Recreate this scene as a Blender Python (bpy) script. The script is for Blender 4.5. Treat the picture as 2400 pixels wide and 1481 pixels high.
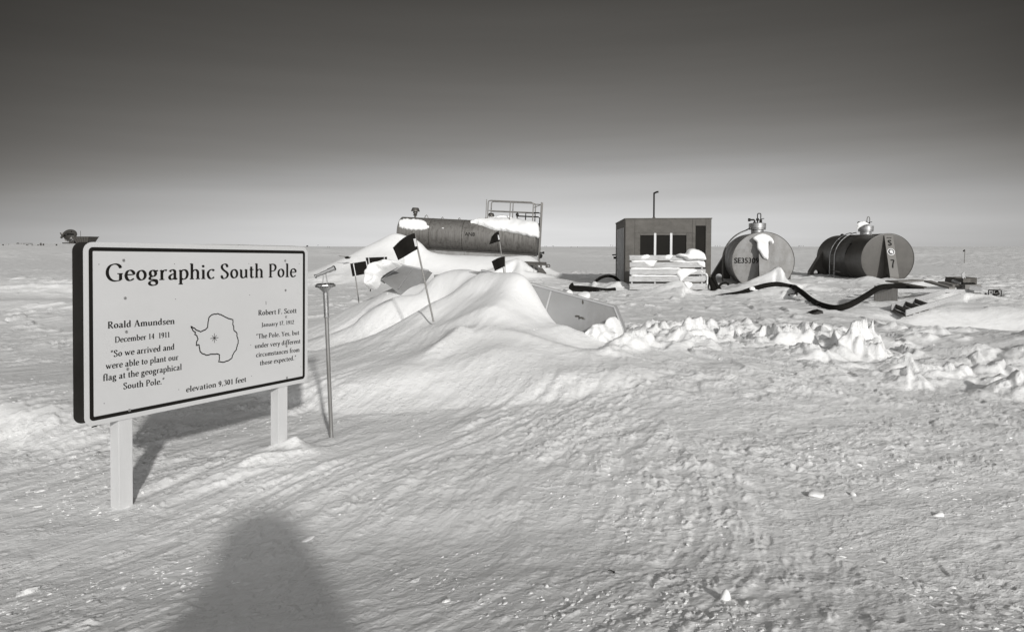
import bpy, bmesh, math, random
import numpy as np
from mathutils import Vector, Matrix
R = math.radians
S = bpy.context.scene
for o in list(bpy.data.objects): bpy.data.objects.remove(o)
random.seed(7)
# ------------------------------------------------------------------ camera
F = 1600.0; HZ = 578.0; PITCH = R(2.5); EYE = 1.6
PPY = HZ + F*math.tan(PITCH)                 # principal point row (photo pixels)
cam_d = bpy.data.cameras.new("camera"); cam = bpy.data.objects.new("camera", cam_d)
S.collection.objects.link(cam); S.camera = cam
cam.location = (0, 0, EYE); cam.rotation_euler = (R(90)-PITCH, 0, 0)
cam_d.sensor_width = 36; cam_d.lens = 36*F/2400; cam_d.shift_y = -(740.5-PPY)/2400
cam_d.clip_start = 0.03; cam_d.clip_end = 30000
S.render.resolution_x = 1024; S.render.resolution_y = 631
# ------------------------------------------------------------------ light
SUN_AZ = R(161.0)      # compass-like angle from +Y towards +X : the sun stands behind, to the right
SUN_EL = R(21.0)
sd = bpy.data.lights.new("sun", 'SUN'); sd.energy = 3.3; sd.angle = R(2.1); sd.color = (1, .985, .96)
sun = bpy.data.objects.new("sun", sd); S.collection.objects.link(sun)
sv = Vector((math.sin(SUN_AZ)*math.cos(SUN_EL), math.cos(SUN_AZ)*math.cos(SUN_EL), math.sin(SUN_EL)))
sun.rotation_euler = sv.to_track_quat('Z', 'Y').to_euler(); sun.location = sv*50
w = bpy.data.worlds.new("World"); S.world = w; w.use_nodes = True
nt = w.node_tree; nt.nodes.clear()
def N(tree, typ, **kw):
    n = tree.nodes.new(typ)
    for k, v in kw.items():
        if k in n.inputs: n.inputs[k].default_value = v
        else: setattr(n, k, v)
    return n
def M2(tree, op, a, b=None, c=None, clamp=False):
    n = tree.nodes.new('ShaderNodeMath'); n.operation = op; n.use_clamp = clamp
    for i, v in enumerate((a, b, c)):
        if v is None: continue
        if isinstance(v, (int, float)): n.inputs[i].default_value = v
        else: tree.links.new(v, n.inputs[i])
    return n.outputs[0]
def ramp(tree, src, stops, interp='LINEAR'):
    n = tree.nodes.new('ShaderNodeValToRGB'); cr = n.color_ramp; cr.interpolation = interp
    while len(cr.elements) < len(stops): cr.elements.new(0.5)
    for e, (p, c) in zip(cr.elements, stops):
        e.position = p; e.color = (c if isinstance(c, tuple) else (c, c, c)) + (1,)
    if src is not None: tree.links.new(src, n.inputs[0])
    return n.outputs[0]
L = nt.links
out = N(nt, 'ShaderNodeOutputWorld'); bg = N(nt, 'ShaderNodeBackground'); bg.inputs['Strength'].default_value = 0.1
sky = N(nt, 'ShaderNodeTexSky', sky_type='NISHITA', sun_disc=False, sun_elevation=SUN_EL, sun_rotation=SUN_AZ, altitude=2835, air_density=.8, dust_density=.3)
bw = N(nt, 'ShaderNodeRGBToBW'); L.new(sky.outputs[0], bw.inputs[0])
tc = N(nt, 'ShaderNodeTexCoord'); sp = N(nt, 'ShaderNodeSeparateXYZ'); L.new(tc.outputs['Generated'], sp.inputs[0])
az = M2(nt, 'ARCTAN2', sp.outputs[0], sp.outputs[1])            # 0 straight north, + east
hl = M2(nt, 'SQRT', M2(nt, 'ADD', M2(nt, 'MULTIPLY', sp.outputs[0], sp.outputs[0]), M2(nt, 'MULTIPLY', sp.outputs[1], sp.outputs[1])))
el = M2(nt, 'ARCTAN2', sp.outputs[2], hl)
# thin high cloud sheets lying a little off level: a wobble of elevation
nz = N(nt, 'ShaderNodeTexNoise', Scale=1.0, Detail=3.0, Roughness=.5); mp = N(nt, 'ShaderNodeMapping'); mp.inputs['Scale'].default_value = (2.2, 2.2, 34)
mp.inputs['Rotation'].default_value = (0.02, 0.035, 0)
L.new(tc.outputs['Generated'], mp.inputs[0]); L.new(mp.outputs[0], nz.inputs['Vector'])
wob = M2(nt, 'MULTIPLY', M2(nt, 'SUBTRACT', nz.outputs[0], .5), .035)
tilt = M2(nt, 'MULTIPLY', az, -.045)
e2 = M2(nt, 'ADD', M2(nt, 'ADD', el, tilt), M2(nt, 'MULTIPLY', wob, M2(nt, 'MULTIPLY', M2(nt, 'MAXIMUM', el, 0.0), 4.0)))
en = M2(nt, 'DIVIDE', e2, 0.6, clamp=True)
SKY = [(0.0, .74), (.04, .73), (.085, .64), (.11, .56), (.14, .56), (.165, .46), (.20, .33), (.25, .24), (.33, .165), (.44, .102), (.60, .055), (.8, .045), (1, .04)]
grad = ramp(nt, en, SKY, 'B_SPLINE')
azf = M2(nt, 'SUBTRACT', az, -0.02)
aza = M2(nt, 'MULTIPLY', azf, azf)
side = M2(nt, 'MULTIPLY', aza, M2(nt, 'MULTIPLY', M2(nt, 'MINIMUM', M2(nt, 'ADD', M2(nt, 'MULTIPLY', en, 2.5), .60), 1.0), -1.5))
side = M2(nt, 'MAXIMUM', M2(nt, 'ADD', side, 1.0), .36)
front = M2(nt, 'MULTIPLY', grad, side)
mp2 = N(nt, 'ShaderNodeMapping'); mp2.inputs['Scale'].default_value = (1.6, 1.6, 26); mp2.inputs['Rotation'].default_value = (0.0, 0.045, 0); L.new(tc.outputs['Generated'], mp2.inputs[0])
nz2 = N(nt, 'ShaderNodeTexNoise', Scale=1.0, Detail=4.0, Roughness=.5); L.new(mp2.outputs[0], nz2.inputs['Vector'])
lowf = M2(nt, 'SUBTRACT', 1.0, M2(nt, 'MULTIPLY', el, 5.0), clamp=True)
front = M2(nt, 'MULTIPLY', front, M2(nt, 'ADD', 1.0, M2(nt, 'MULTIPLY', M2(nt, 'MULTIPLY', M2(nt, 'SUBTRACT', nz2.outputs[0], .5), .55), lowf)))
# the sunward half of the sky is brighter
yb = M2(nt, 'MULTIPLY', M2(nt, 'SUBTRACT', M2(nt, 'MULTIPLY', sp.outputs[1], -1.0), .05), 1.6, clamp=True)
back = M2(nt, 'MULTIPLY', yb, .88)
col = M2(nt, 'ADD', M2(nt, 'MULTIPLY', M2(nt, 'ADD', front, back), 9.4), M2(nt, 'MULTIPLY', bw.outputs[0], .06))
tint = ramp(nt, M2(nt, 'MULTIPLY', col, .14, clamp=True), [(0, (1.06, 1.0, .91)), (.5, (1.01, 1.0, .985)), (1, (1.0, 1.0, 1.0))])
vm = N(nt, 'ShaderNodeVectorMath', operation='SCALE'); L.new(tint, vm.inputs[0]); L.new(col, vm.inputs['Scale'])
L.new(vm.outputs[0], bg.inputs[0]); L.new(bg.outputs[0], out.inputs[0])
S.view_settings.view_transform = 'Standard'; S.view_settings.look = 'None'
S.view_settings.exposure = -0.12; S.view_settings.gamma = 1.0
# ------------------------------------------------------------------ helpers
def at(px, py, Y):
    """world point seen at photo pixel (px,py) at forward distance Y"""
    x = (px-1200)/F; y = (PPY-py)/F
    c, s = math.cos(PITCH), math.sin(PITCH)
    d = Vector((x, c + y*s, -s + y*c))
    return Vector((0, 0, EYE)) + d*(Y/d.y)
def tag(o, label=None, cat=None, group=None, kind=None):
    if label: o['label'] = label
    if cat: o['category'] = cat
    if group: o['group'] = group
    if kind: o['kind'] = kind
    return o
def empty(name, loc=(0, 0, 0), rot=None):
    o = bpy.data.objects.new(name, None); S.collection.objects.link(o); o.location = loc
    o.empty_display_size = .1
    if rot is not None: o.rotation_euler = rot
    return o
class MB:
    def __init__(s): s.v = []; s.f = []
    def add(s, vs, fs):
        b = len(s.v); s.v += [Vector(v) for v in vs]; s.f += [tuple(b+i for i in f) for f in fs]; return s
    def box(s, c, size, m=None):
        hx, hy, hz = [q/2 for q in size]; vs = []
        for x in (-hx, hx):
            for y in (-hy, hy):
                for z in (-hz, hz):
                    p = Vector((x, y, z))
                    if m is not None: p = m @ p
                    vs.append(p+Vector(c))
        return s.add(vs, [(0,1,3,2),(4,6,7,5),(0,4,5,1),(2,3,7,6),(0,2,6,4),(1,5,7,3)])
    def prism(s, poly, ext):
        """poly: list of 3-D points, ext: extrusion vector"""
        n = len(poly); e = Vector(ext); a = [Vector(p) for p in poly]
        s.add(a+[p+e for p in a], [tuple(range(n))[::-1], tuple(range(n, 2*n))]+[(i, (i+1)%n, n+(i+1)%n, n+i) for i in range(n)]); return s
    def tube(s, pts, r, seg=10, caps=True, r2=None):
        pts = [Vector(p) for p in pts]; n = len(pts); b = len(s.v); up = Vector((0, 0, 1)); prev = None
        for i, p in enumerate(pts):
            t = (pts[min(i+1, n-1)]-pts[max(i-1, 0)]).normalized()
            a = t.cross(up) if prev is None else prev - t*prev.dot(t)
            if a.length < 1e-3: a = t.cross(Vector((1, 0, 0)))
            a.normalize(); prev = a; c = t.cross(a)
            rr = r if r2 is None else r+(r2-r)*i/(n-1)
            if isinstance(rr, (list, tuple)): rr = rr[i]
            for k in range(seg):
                q = 2*math.pi*k/seg; s.v.append(p+a*math.cos(q)*rr+c*math.sin(q)*rr)
        for i in range(n-1):
            for k in range(seg):
                k2 = (k+1) % seg; s.f.append((b+i*seg+k, b+i*seg+k2, b+(i+1)*seg+k2, b+(i+1)*seg+k))
        if caps: s.f.append(tuple(b+k for k in range(seg))[::-1]); s.f.append(tuple(b+(n-1)*seg+k for k in range(seg)))
        return s
    def lathe(s, prof, seg=24, m=None):
        """prof: (r, z) pairs about z axis"""
        b = len(s.v); n = len(prof)
        for r, z in prof:
            for k in range(seg):
                q = 2*math.pi*k/seg; p = Vector((r*math.cos(q), r*math.sin(q), z)); s.v.append(m @ p if m is not None else p)
        for i in range(n-1):
            for k in range(seg):
                k2 = (k+1) % seg; s.f.append((b+i*seg+k, b+i*seg+k2, b+(i+1)*seg+k2, b+(i+1)*seg+k))
        if prof[0] == prof[-1]: return s
        if prof[0][0] > 1e-4: s.f.append(tuple(b+k for k in range(seg))[::-1])
        if prof[-1][0] > 1e-4: s.f.append(tuple(b+(n-1)*seg+k for k in range(seg)))
        return s
    def build(s, name, mat, parent=None, smooth=False, bevel=0, loc=None, recalc=True, weld=True):
        me = bpy.data.meshes.new(name); me.from_pydata([tuple(v) for v in s.v], [], s.f); me.materials.append(mat)
        bm = bmesh.new(); bm.from_mesh(me)
        if weld: bmesh.ops.remove_doubles(bm, verts=bm.verts, dist=1e-6)
        if recalc: bmesh.ops.recalc_face_normals(bm, faces=bm.faces)
        if bevel:
            es = [e for e in bm.edges if len(e.link_faces) == 2 and e.calc_face_angle(0) > .6]
            bmesh.ops.bevel(bm, geom=es, offset=bevel, segments=2, affect='EDGES', clamp_overlap=True)
        bm.to_mesh(me); bm.free()
        if smooth:
            me.polygons.foreach_set('use_smooth', [True]*len(me.polygons)); me.set_sharp_from_angle(angle=R(38))
        o = bpy.data.objects.new(name, me); S.collection.objects.link(o)
        if parent is not None: o.parent = parent
        if loc is not None: o.location = loc
        return o
def copy_tree(o, parent=None, first=True):
    c = o.copy(); S.collection.objects.link(c)
    if parent is not None: c.parent = parent
    for ch in [q for q in bpy.data.objects if q.parent == o and q != c]: copy_tree(ch, c)
    return c
def crom(pts, n=8, closed=False):
    P = [Vector(p) for p in pts]; out = []; m = len(P)
    rng = range(m if closed else m-1)
    for i in rng:
        if closed: p0, p1, p2, p3 = P[i-1], P[i], P[(i+1) % m], P[(i+2) % m]
        else: p0, p1, p2, p3 = P[max(i-1, 0)], P[i], P[i+1], P[min(i+2, m-1)]
        for k in range(n):
            t = k/n
            out.append(.5*((2*p1)+(p2-p0)*t+(2*p0-5*p1+4*p2-p3)*t*t+(3*p1-p0-3*p2+p3)*t**3))
    if not closed: out.append(P[-1])
    return out
# ------------------------------------------------------------------ materials (the photograph is a warm-toned monochrome)
def tone(v):   # grey albedo with the print's warm darks
    k = max(0, 1-v*3.0)
    return (v*(1+.10*k), v*(1+.01*k), v*(1-.12*k), 1)
def mat(name, v, rough=.6, metal=0.0, var=.0, scale=4.0, stretch=(1, 1, 1), bump=0.0, bscale=40.0, spec=.4, stains=0.0, stain_scale=(3, 3, 1), coord='Object', dark=.3):
    m = bpy.data.materials.new(name); m.use_nodes = True; t = m.node_tree; b = t.nodes['Principled BSDF']
    b.inputs['Base Color'].default_value = tone(v); b.inputs['Roughness'].default_value = rough; b.inputs['Metallic'].default_value = metal
    b.inputs['Specular IOR Level'].default_value = spec
    tcn = t.nodes.new('ShaderNodeTexCoord')
    def noise(sc, st, det=6.0, ro=.6):
        mpn = t.nodes.new('ShaderNodeMapping'); mpn.inputs['Scale'].default_value = st
        t.links.new(tcn.outputs[coord], mpn.inputs[0])
        n = N(t, 'ShaderNodeTexNoise', Scale=sc, Detail=det, Roughness=ro); t.links.new(mpn.outputs[0], n.inputs['Vector']); return n.outputs[0]
    if var > 0 or stains > 0:
        n1 = noise(scale, stretch)
        c = ramp(t, n1, [(.25, tone(v*(1-var))[:3]), (.5, tone(v)[:3]), (.75, tone(min(.9, v*(1+var)))[:3])])
        if stains > 0:
            n2 = noise(1.0, stain_scale, 8.0, .7)
            fac = ramp(t, n2, [(.50, 0.0), (.62, stains)])
            mx = N(t, 'ShaderNodeMix', data_type='RGBA'); t.links.new(fac, mx.inputs[0]); t.links.new(c, mx.inputs[6]); mx.inputs[7].default_value = tone(v*dark)
            c = mx.outputs[2]
        t.links.new(c, b.inputs['Base Color'])
        rr = M2(t, 'ADD', M2(t, 'MULTIPLY', n1, .3), rough-.15); t.links.new(rr, b.inputs['Roughness'])
    if bump > 0:
        nb = noise(bscale, stretch); bp = N(t, 'ShaderNodeBump', Strength=.6, Distance=bump); t.links.new(nb, bp.inputs['Height']); t.links.new(bp.outputs[0], b.inputs['Normal'])
    return m
def snow_mat(name, grain=True):
    m = bpy.data.materials.new(name); m.use_nodes = True; t = m.node_tree; b = t.nodes['Principled BSDF']
    b.inputs['Roughness'].default_value = .55; b.inputs['Specular IOR Level'].default_value = .25
    tcn = t.nodes.new('ShaderNodeTexCoord')
    def noise(sc, st, det=6.0, ro=.6, rot=0.0):
        mpn = t.nodes.new('ShaderNodeMapping'); mpn.inputs['Scale'].default_value = st; mpn.inputs['Rotation'].default_value = (0, 0, rot)
        t.links.new(tcn.outputs['Object'], mpn.inputs[0])
        n = N(t, 'ShaderNodeTexNoise', Scale=sc, Detail=det, Roughness=ro); t.links.new(mpn.outputs[0], n.inputs['Vector']); return n.outputs[0]
    c = ramp(t, noise(.8, (1, 2.2, 1), 5.0), [(.3, (.775, .775, .77)), (.7, (.83, .83, .828))]); t.links.new(c, b.inputs['Base Color'])
    def streak(sc, lx, ly, det, ro, rot):
        mpn = t.nodes.new('ShaderNodeMapping'); mpn.vector_type = 'TEXTURE'; mpn.inputs['Scale'].default_value = (lx, ly, 1); mpn.inputs['Rotation'].default_value = (0, 0, rot)
        t.links.new(tcn.outputs['Object'], mpn.inputs[0])
        n = N(t, 'ShaderNodeTexNoise', Scale=sc, Detail=det, Roughness=ro, Distortion=.25); t.links.new(mpn.outputs[0], n.inputs['Vector']); return n.outputs[0]
    sx = t.nodes.new('ShaderNodeSeparateXYZ'); t.links.new(tcn.outputs['Object'], sx.inputs[0])
    side_ = M2(t, 'MULTIPLY', M2(t, 'ADD', sx.outputs[0], 1.0), .33, clamp=True)
    def two(sc, lx, ly, det, ro):
        mxn = t.nodes.new('ShaderNodeMix'); t.links.new(side_, mxn.inputs[0]); t.links.new(streak(sc, lx, ly, det, ro, R(-30)), mxn.inputs[2]); t.links.new(streak(sc, lx, ly, det, ro, R(-68)), mxn.inputs[3]); return mxn.outputs[0]
    h = M2(t, 'MULTIPLY', two(7.0, .45, 1.2, 6.0, .6), .017)          # wind-combed crust
    patch = ramp(t, noise(1.5, (.7, 1.5, 1), 4.0, .55), [(.40, .22), (.56, 1.0)])     # polished patches between crusty ones
    crumb = M2(t, 'MULTIPLY', M2(t, 'MAXIMUM', M2(t, 'SUBTRACT', two(24.0, .8, 1.1, 5.0, .6), .52), 0.0), .07)
    h = M2(t, 'MULTIPLY', M2(t, 'ADD', h, crumb), patch)
    h = M2(t, 'ADD', h, M2(t, 'MULTIPLY', noise(55.0, (1, 1, 1), 4.0, .7), .006))   # granular
    if grain: h = M2(t, 'ADD', h, M2(t, 'MULTIPLY', two(1.3, .50, 1.5, 6.0, .62), .085))   # larger wind relief
    if grain:      # wind-polished drifts carry less relief
        at_ = t.nodes.new('ShaderNodeAttribute'); at_.attribute_name = 'polish'
        h = M2(t, 'MULTIPLY', h, M2(t, 'SUBTRACT', 1.0, M2(t, 'MULTIPLY', at_.outputs['Fac'], .58)))
    bp = N(t, 'ShaderNodeBump', Strength=.55 if grain else .3, Distance=1.0); t.links.new(h, bp.inputs['Height']); t.links.new(bp.outputs[0], b.inputs['Normal'])
    return m
SNOW = snow_mat("snow"); SNOWP = snow_mat("packed_snow", False)
BLACK = mat("black_print", .010, .6, spec=.12)
SIGNW = mat("reflective_white_sheet", .54, .42, var=.04, scale=1.5, spec=.5)
SIGNB = mat("sign_back_dark", .016, .6, var=.3, scale=3)
POSTW = mat("painted_white_post", .56, .5, var=.05, scale=3, stretch=(4, 4, .6), bump=.0015, bscale=30)
FLAG = mat("dark_flag_cloth", .010, .9, var=.2, scale=20, bump=.002, bscale=90, spec=.1)
BAMBOO = mat("bamboo_pole", .22, .55, var=.35, scale=12, stretch=(1, 1, 6))
ALU = mat("dull_aluminium_panel", .34, .5, metal=.35, var=.10, scale=2.5, stains=.35, stain_scale=(1.2, 1.2, .5), dark=.55)
ALUR = mat("aluminium_rim", .55, .38, metal=.5)
STEEL = mat("bright_steel", .45, .42, metal=.85, var=.2, scale=9)
RAIL = mat("galvanised_rail", .20, .5, metal=.4, var=.2, scale=8)
DARK = mat("dark_pipe_metal", .014, .5, metal=.3)
RUBBER = mat("black_rubber_hose", .009, .85, var=.4, scale=8, spec=.12)
TANKA = mat("weathered_tank_steel", .17, .42, metal=.35, var=.26, scale=2.2, stretch=(6, 6, .4), stains=.6, stain_scale=(9, 9, 1.2), dark=.4)
TANKF = mat("pale_grey_tank_paint", .27, .5, var=.26, scale=2.0, stains=.5, stain_scale=(3.2, 3.2, 2.2), bump=.002, bscale=30, dark=.65)
TANKD = mat("dark_tank_paint", .06, .42, var=.25, scale=1.6, stains=.55, stain_scale=(1.4, 4, .7), spec=.5, dark=.45)
TANKFL = mat("dark_tank_leg_paint", .115, .5, var=.2, scale=3)
TANKD2 = mat("dark_tank_end_paint", .075, .5, var=.25, scale=2.2, stains=.4, stain_scale=(2.4, 2.4, 1.4), dark=.6)
PLY = mat("weathered_plywood", .10, .8, var=.28, scale=2.5, stretch=(1, 1, 2.0), bump=.002, bscale=20, stains=.35, stain_scale=(2.2, 2.2, 3), dark=.5)
PLY2 = mat("plain_plywood", .20, .7, var=.25, scale=6, stretch=(7, 7, .8), bump=.002, bscale=20)
PLANK = mat("pale_sawn_plank", .42, .7, var=.26, scale=5, stretch=(.8, 6, 6), stains=.45, stain_scale=(2, 9, 9), bump=.002, bscale=30, dark=.5)
WHITEP = mat("white_batten_paint", .62, .6, var=.08)
WOODM = mat("weathered_lumber", .17, .7, var=.3, scale=5, stretch=(1, 8, 8), bump=.002, bscale=30)
WOODL = mat("light_lumber", .40, .7, var=.2, scale=5, stretch=(.7, 6, 6), bump=.002, bscale=30)
GLASS = mat("dark_window_sheet", .012, .8, var=.3, scale=2, spec=.15)
WEB = mat("dark_steel_plate", .06, .5, var=.3, scale=3)
FAR = mat("far_dark_cladding", .035, .7); FARL = mat("far_pale_cladding", .25, .6)
PARKA = mat("parka_cloth", .05, .9, var=.2, scale=20); SKIN = mat("skin", .3, .6)
# ------------------------------------------------------------------ snow surface
def _h(ix, iy, s):
    h = (ix.astype(np.int64)*374761393 + iy.astype(np.int64)*668265263 + s*974634777) & 0xffffffff
    h = ((h ^ (h >> 13))*1274126177) & 0xffffffff
    h = ((h ^ (h >> 16))*2246822519) & 0xffffffff
    return (h ^ (h >> 15)) & 0xffffffff
def gn(x, y, s=0):
    x0 = np.floor(x); y0 = np.floor(y); fx = x-x0; fy = y-y0
    u = fx*fx*fx*(fx*(fx*6-15)+10); v = fy*fy*fy*(fy*(fy*6-15)+10)
    def g(ix, iy, dx, dy):
        a = _h(ix, iy, s)*(2*np.pi/4294967296.0); return np.cos(a)*dx+np.sin(a)*dy
    n00 = g(x0, y0, fx, fy); n10 = g(x0+1, y0, fx-1, fy); n01 = g(x0, y0+1, fx, fy-1); n11 = g(x0+1, y0+1, fx-1, fy-1)
    return 1.45*((n00*(1-u)+n10*u)*(1-v)+(n01*(1-u)+n11*u)*v)
def fbm(x, y, o=4, s=0, g=.5):
    r = 0; a = 1; t = 0
    for k in range(o): r = r+a*gn(x*2**k+k*17.3, y*2**k-k*9.1, s+k); t += a; a *= g
    return r/t
def ss(a, b, x): t = np.clip((x-a)/(b-a), 0, 1); return t*t*(3-2*t)
def cells(x, y, s, keep=.35):
    """scattered lumps: rounded cones at random points of a jittered lattice"""
    x0 = np.floor(x); y0 = np.floor(y); best = np.zeros_like(x)
    for i in (-1, 0, 1):
        for j in (-1, 0, 1):
            h = _h(x0+i, y0+j, s); a = (h & 1023)/1023.; b = ((h >> 10) & 1023)/1023.; c = ((h >> 20) & 1023)/1023.
            d = np.hypot(x-(x0+i+.15+.7*a), y-(y0+j+.15+.7*b)); rad = .18+.42*c*c
            best = np.maximum(best, np.where(c > 1-keep, rad*np.clip(1-(d/rad)**2, 0, 1), 0))
    return best
def poly_dist(x, y, pts):
    """nearest segment of a polyline: distance, side sign and interpolated attributes"""
    bd = np.full(x.shape, 1e9); bs = np.ones(x.shape); ba = [np.zeros(x.shape) for _ in pts[0][2:]]
    for p, q in zip(pts[:-1], pts[1:]):
        dx, dy = q[0]-p[0], q[1]-p[1]; l2 = dx*dx+dy*dy
        t = np.clip(((x-p[0])*dx+(y-p[1])*dy)/l2, 0, 1)
        ex = x-(p[0]+t*dx); ey = y-(p[1]+t*dy); d = np.hypot(ex, ey); m = d < bd
        bd = np.where(m, d, bd); bs = np.where(m, (dx*ey-dy*ex)/(math.sqrt(l2)*np.maximum(d, 1e-9)), bs)
        for k in range(len(ba)): ba[k] = np.where(m, p[2+k]*(1-t)+q[2+k]*t, ba[k])
    return bd, bs, ba
def cr(px, py, Y, wf, wb):   # crest point seen at a photo pixel at distance Y, with widths of its near / far flank
    p = at(px, py, Y); return (p.x, p.y, max(p.z, .01), wf, wb)
# crests run left -> right, so the near (camera) side has sign < 0
BIG = [  # (polyline, exponent)
 ([cr(700, 802, 11.0, .5, .9), cr(810, 767, 11.2, .6, 1.0), cr(860, 735, 11.3, .7, 1.1), cr(935, 694, 11.6, .8, 1.2), cr(1000, 690, 11.8, .8, 1.2)], 1.7),
 ([cr(700, 760, 13.5, 1.2, 1.6), cr(800, 722, 13.2, 1.3, 1.4), cr(880, 688, 13.0, 1.2, 1.0), cr(925, 668, 12.8, 1.0, .8), cr(985, 662, 12.6, 1.0, 1.0), cr(1080, 670, 12.4, 1.0, 1.2)], 1.9),
 # great drift by the long tank
 ([cr(720, 634, 33, 2.2, 3), cr(800, 608, 33, 2.6, 3), cr(858, 578, 33.5, 2.6, 3), cr(905, 553, 34, 2.2, 2.4), cr(935, 545, 34.4, 1.8, 1.8), cr(975, 562, 34.2, 1.6, 1.2), cr(1010, 588, 34, 1.6, 1.0), cr(1100, 598, 34, 1.7, 1.0), cr(1180, 602, 34, 1.7, .9), cr(1245, 600, 34.2, 1.4, .7), cr(1275, 622, 34.2, .8, .5)], 1.6),
 ([cr(1190, 610, 32.5, 1.4, 1.0), cr(1218, 606, 32.3, .7, 1.0), cr(1228, 632, 31.5, .6, .7), cr(1262, 640, 31.5, .8, .8)], 1.5),
 # drift before the pallets
 ([cr(1470, 694, 23, .8, .8), cr(1530, 672, 23, .9, .7), cr(1592, 656, 23, 1.0, .6), cr(1614, 672, 23, .9, .5), cr(1650, 697, 22.5, .8, .6)], 1.5),
 ([cr(1378, 672, 26, .6, .5), cr(1386, 660, 26, .6, .5), cr(1400, 664, 26, .5, .5), cr(1440, 664, 25.5, .6, .8), cr(1458, 660, 25.2, .5, .5)], 1.8),
 # drifts before the round tank
 ([cr(1700, 688, 24.5, .8, .8), cr(1745, 662, 26, .8, .6), cr(1800, 638, 26.3, .7, .5), cr(1829, 622, 26.3, .55, .35), cr(1835, 640, 26, .5, .4), cr(1850, 660, 26, .8, .6), cr(1900, 664, 26, .8, .7), cr(1915, 680, 25, .6, .5)], 1.35),
 ([cr(1640, 698, 21.5, .6, .8), cr(1720, 692, 21.5, .7, .8), cr(1830, 672, 21.8, .8, .5), cr(1880, 690, 21, .6, .4)], 1.5),
 # drift under the dark tank
 ([cr(1895, 668, 30, 1.6, .8), cr(1905, 650, 31.5, 1.4, .8), cr(1950, 655, 31.5, 1.5, .8), cr(2000, 664, 31, 1.5, .7), cr(2035, 645, 30.5, 1.4, .7), cr(2055, 653, 30.5, 1.4, .7), cr(2100, 650, 30.5, 1.4, .7), cr(2125, 664, 30.5, 1.2, .7)], 1.8),
 # snow heaped between crates and steps
 ([cr(2080, 716, 18.7, .35, .6), cr(2130, 697, 19.4, .45, .8), cr(2200, 688, 19.7, .5, .9), cr(2270, 686, 19.7, .6, .9), cr(2305, 700, 19.2, .35, .5)], 1.8),
 ([cr(2150, 660, 23.5, .8, .8), cr(2205, 655, 23.5, .7, .6), cr(2222, 650, 23.5, .6, .5), cr(2240, 660, 23.5, .5, .5)], 1.4),
 # bank on the left
 ([cr(-700, 975, 5.75, .40, 3.0), cr(-60, 950, 5.8, .42, 3.0), cr(60, 940, 5.95, .5, 3.0), cr(190, 952, 6.0, .6, 2.6), cr(330, 990, 6.05, .6, 2.0)], 2.2),
 ([cr(-200, 712, 17.5, .8, 1.0), cr(60, 702, 18, .8, 1.0), cr(170, 706, 18, .8, 1.0), cr(420, 712, 17.6, .8, 1.0)], 2.0),
]
# main mound: a smooth surface through points of its near face, crest, lee side and rim
def c3(px, py, Y): p = at(px, py, Y); return (p.x, p.y, p.z)
MOUND = [c3(*q) for q in [
 (833,827,8.5),(907,787,9.15),(967,747,9.8),(1017,717,10.1),(1083,680,10.5),(1140,642,10.75),(1200,649,10.35),(1224,664,10.15),(1238,712,9.95),(1262,752,9.85),(1322,782,9.65),(1380,822,9.3),(1440,850,8.85),
 (1020,652,11.9),(1075,657,11.5),(1130,648,11.1),
 (800,872,7.6),(900,864,7.6),(1000,860,7.7),(1100,852,7.8),(1200,848,7.9),(1300,846,8.2),(1000,800,8.75),(1088,785,8.85),(1200,720,9.6),(1200,790,8.7),(1350,838,8.6),(1100,730,9.7),(1150,690,10.1),(1050,760,9.45),(1300,796,9.25),(1270,778,9.45),(1240,752,9.6),(1382,845,8.9),(1420,850,8.75)]]
MOUND += [(-3.4,8.0,0),(-3.2,6.6,0),(-1.9,6.5,0),(-.6,6.6,0),(.7,6.9,0),(2,7.9,0),(2.7,8.8,0),(2.5,10.3,0),(1.9,11.2,.05),(.9,11.9,.25),(-.2,12.9,.5),(-1.2,13.2,.5),(-2.1,12.4,.2),(-1.75,12.2,.45),(-3.2,9.6,.05),(.6,10.6,.15),(1.25,10.1,.08),(.2,11.3,.6),(.85,10.2,.05),(-1.85,10.3,.12),(-1.45,10.75,.28),(-2.5,10.0,.02),(-1.15,11.3,.5)]
MP = np.array(MOUND)
def _tpsk(r2): return .5*r2*np.log(np.maximum(r2, 1e-12))
_n = len(MP); _K = _tpsk(((MP[:, None, :2]-MP[None, :, :2])**2).sum(-1))+np.eye(_n)*.001
_P = np.hstack([np.ones((_n, 1)), MP[:, :2]]); _A = np.block([[_K, _P], [_P.T, np.zeros((3, 3))]])
_W = np.linalg.solve(_A, np.concatenate([MP[:, 2], np.zeros(3)]))
def mound(x, y):
    out = np.zeros_like(x); m = (((x+.4)/3.0)**2+((y-9.6)/3.4)**2) < 1.1
    xs, ys = x[m], y[m]
    if not len(xs): return out
    v = _W[_n]+_W[_n+1]*xs+_W[_n+2]*ys
    for k in range(_n): v = v+_W[k]*_tpsk((xs-MP[k, 0])**2+(ys-MP[k, 1])**2)
    e = ((xs+.4)/3.0)**2+((ys-9.6)/3.4)**2
    out[m] = np.maximum(v, 0)*(1-ss(.85, 1.1, e)); return out
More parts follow.
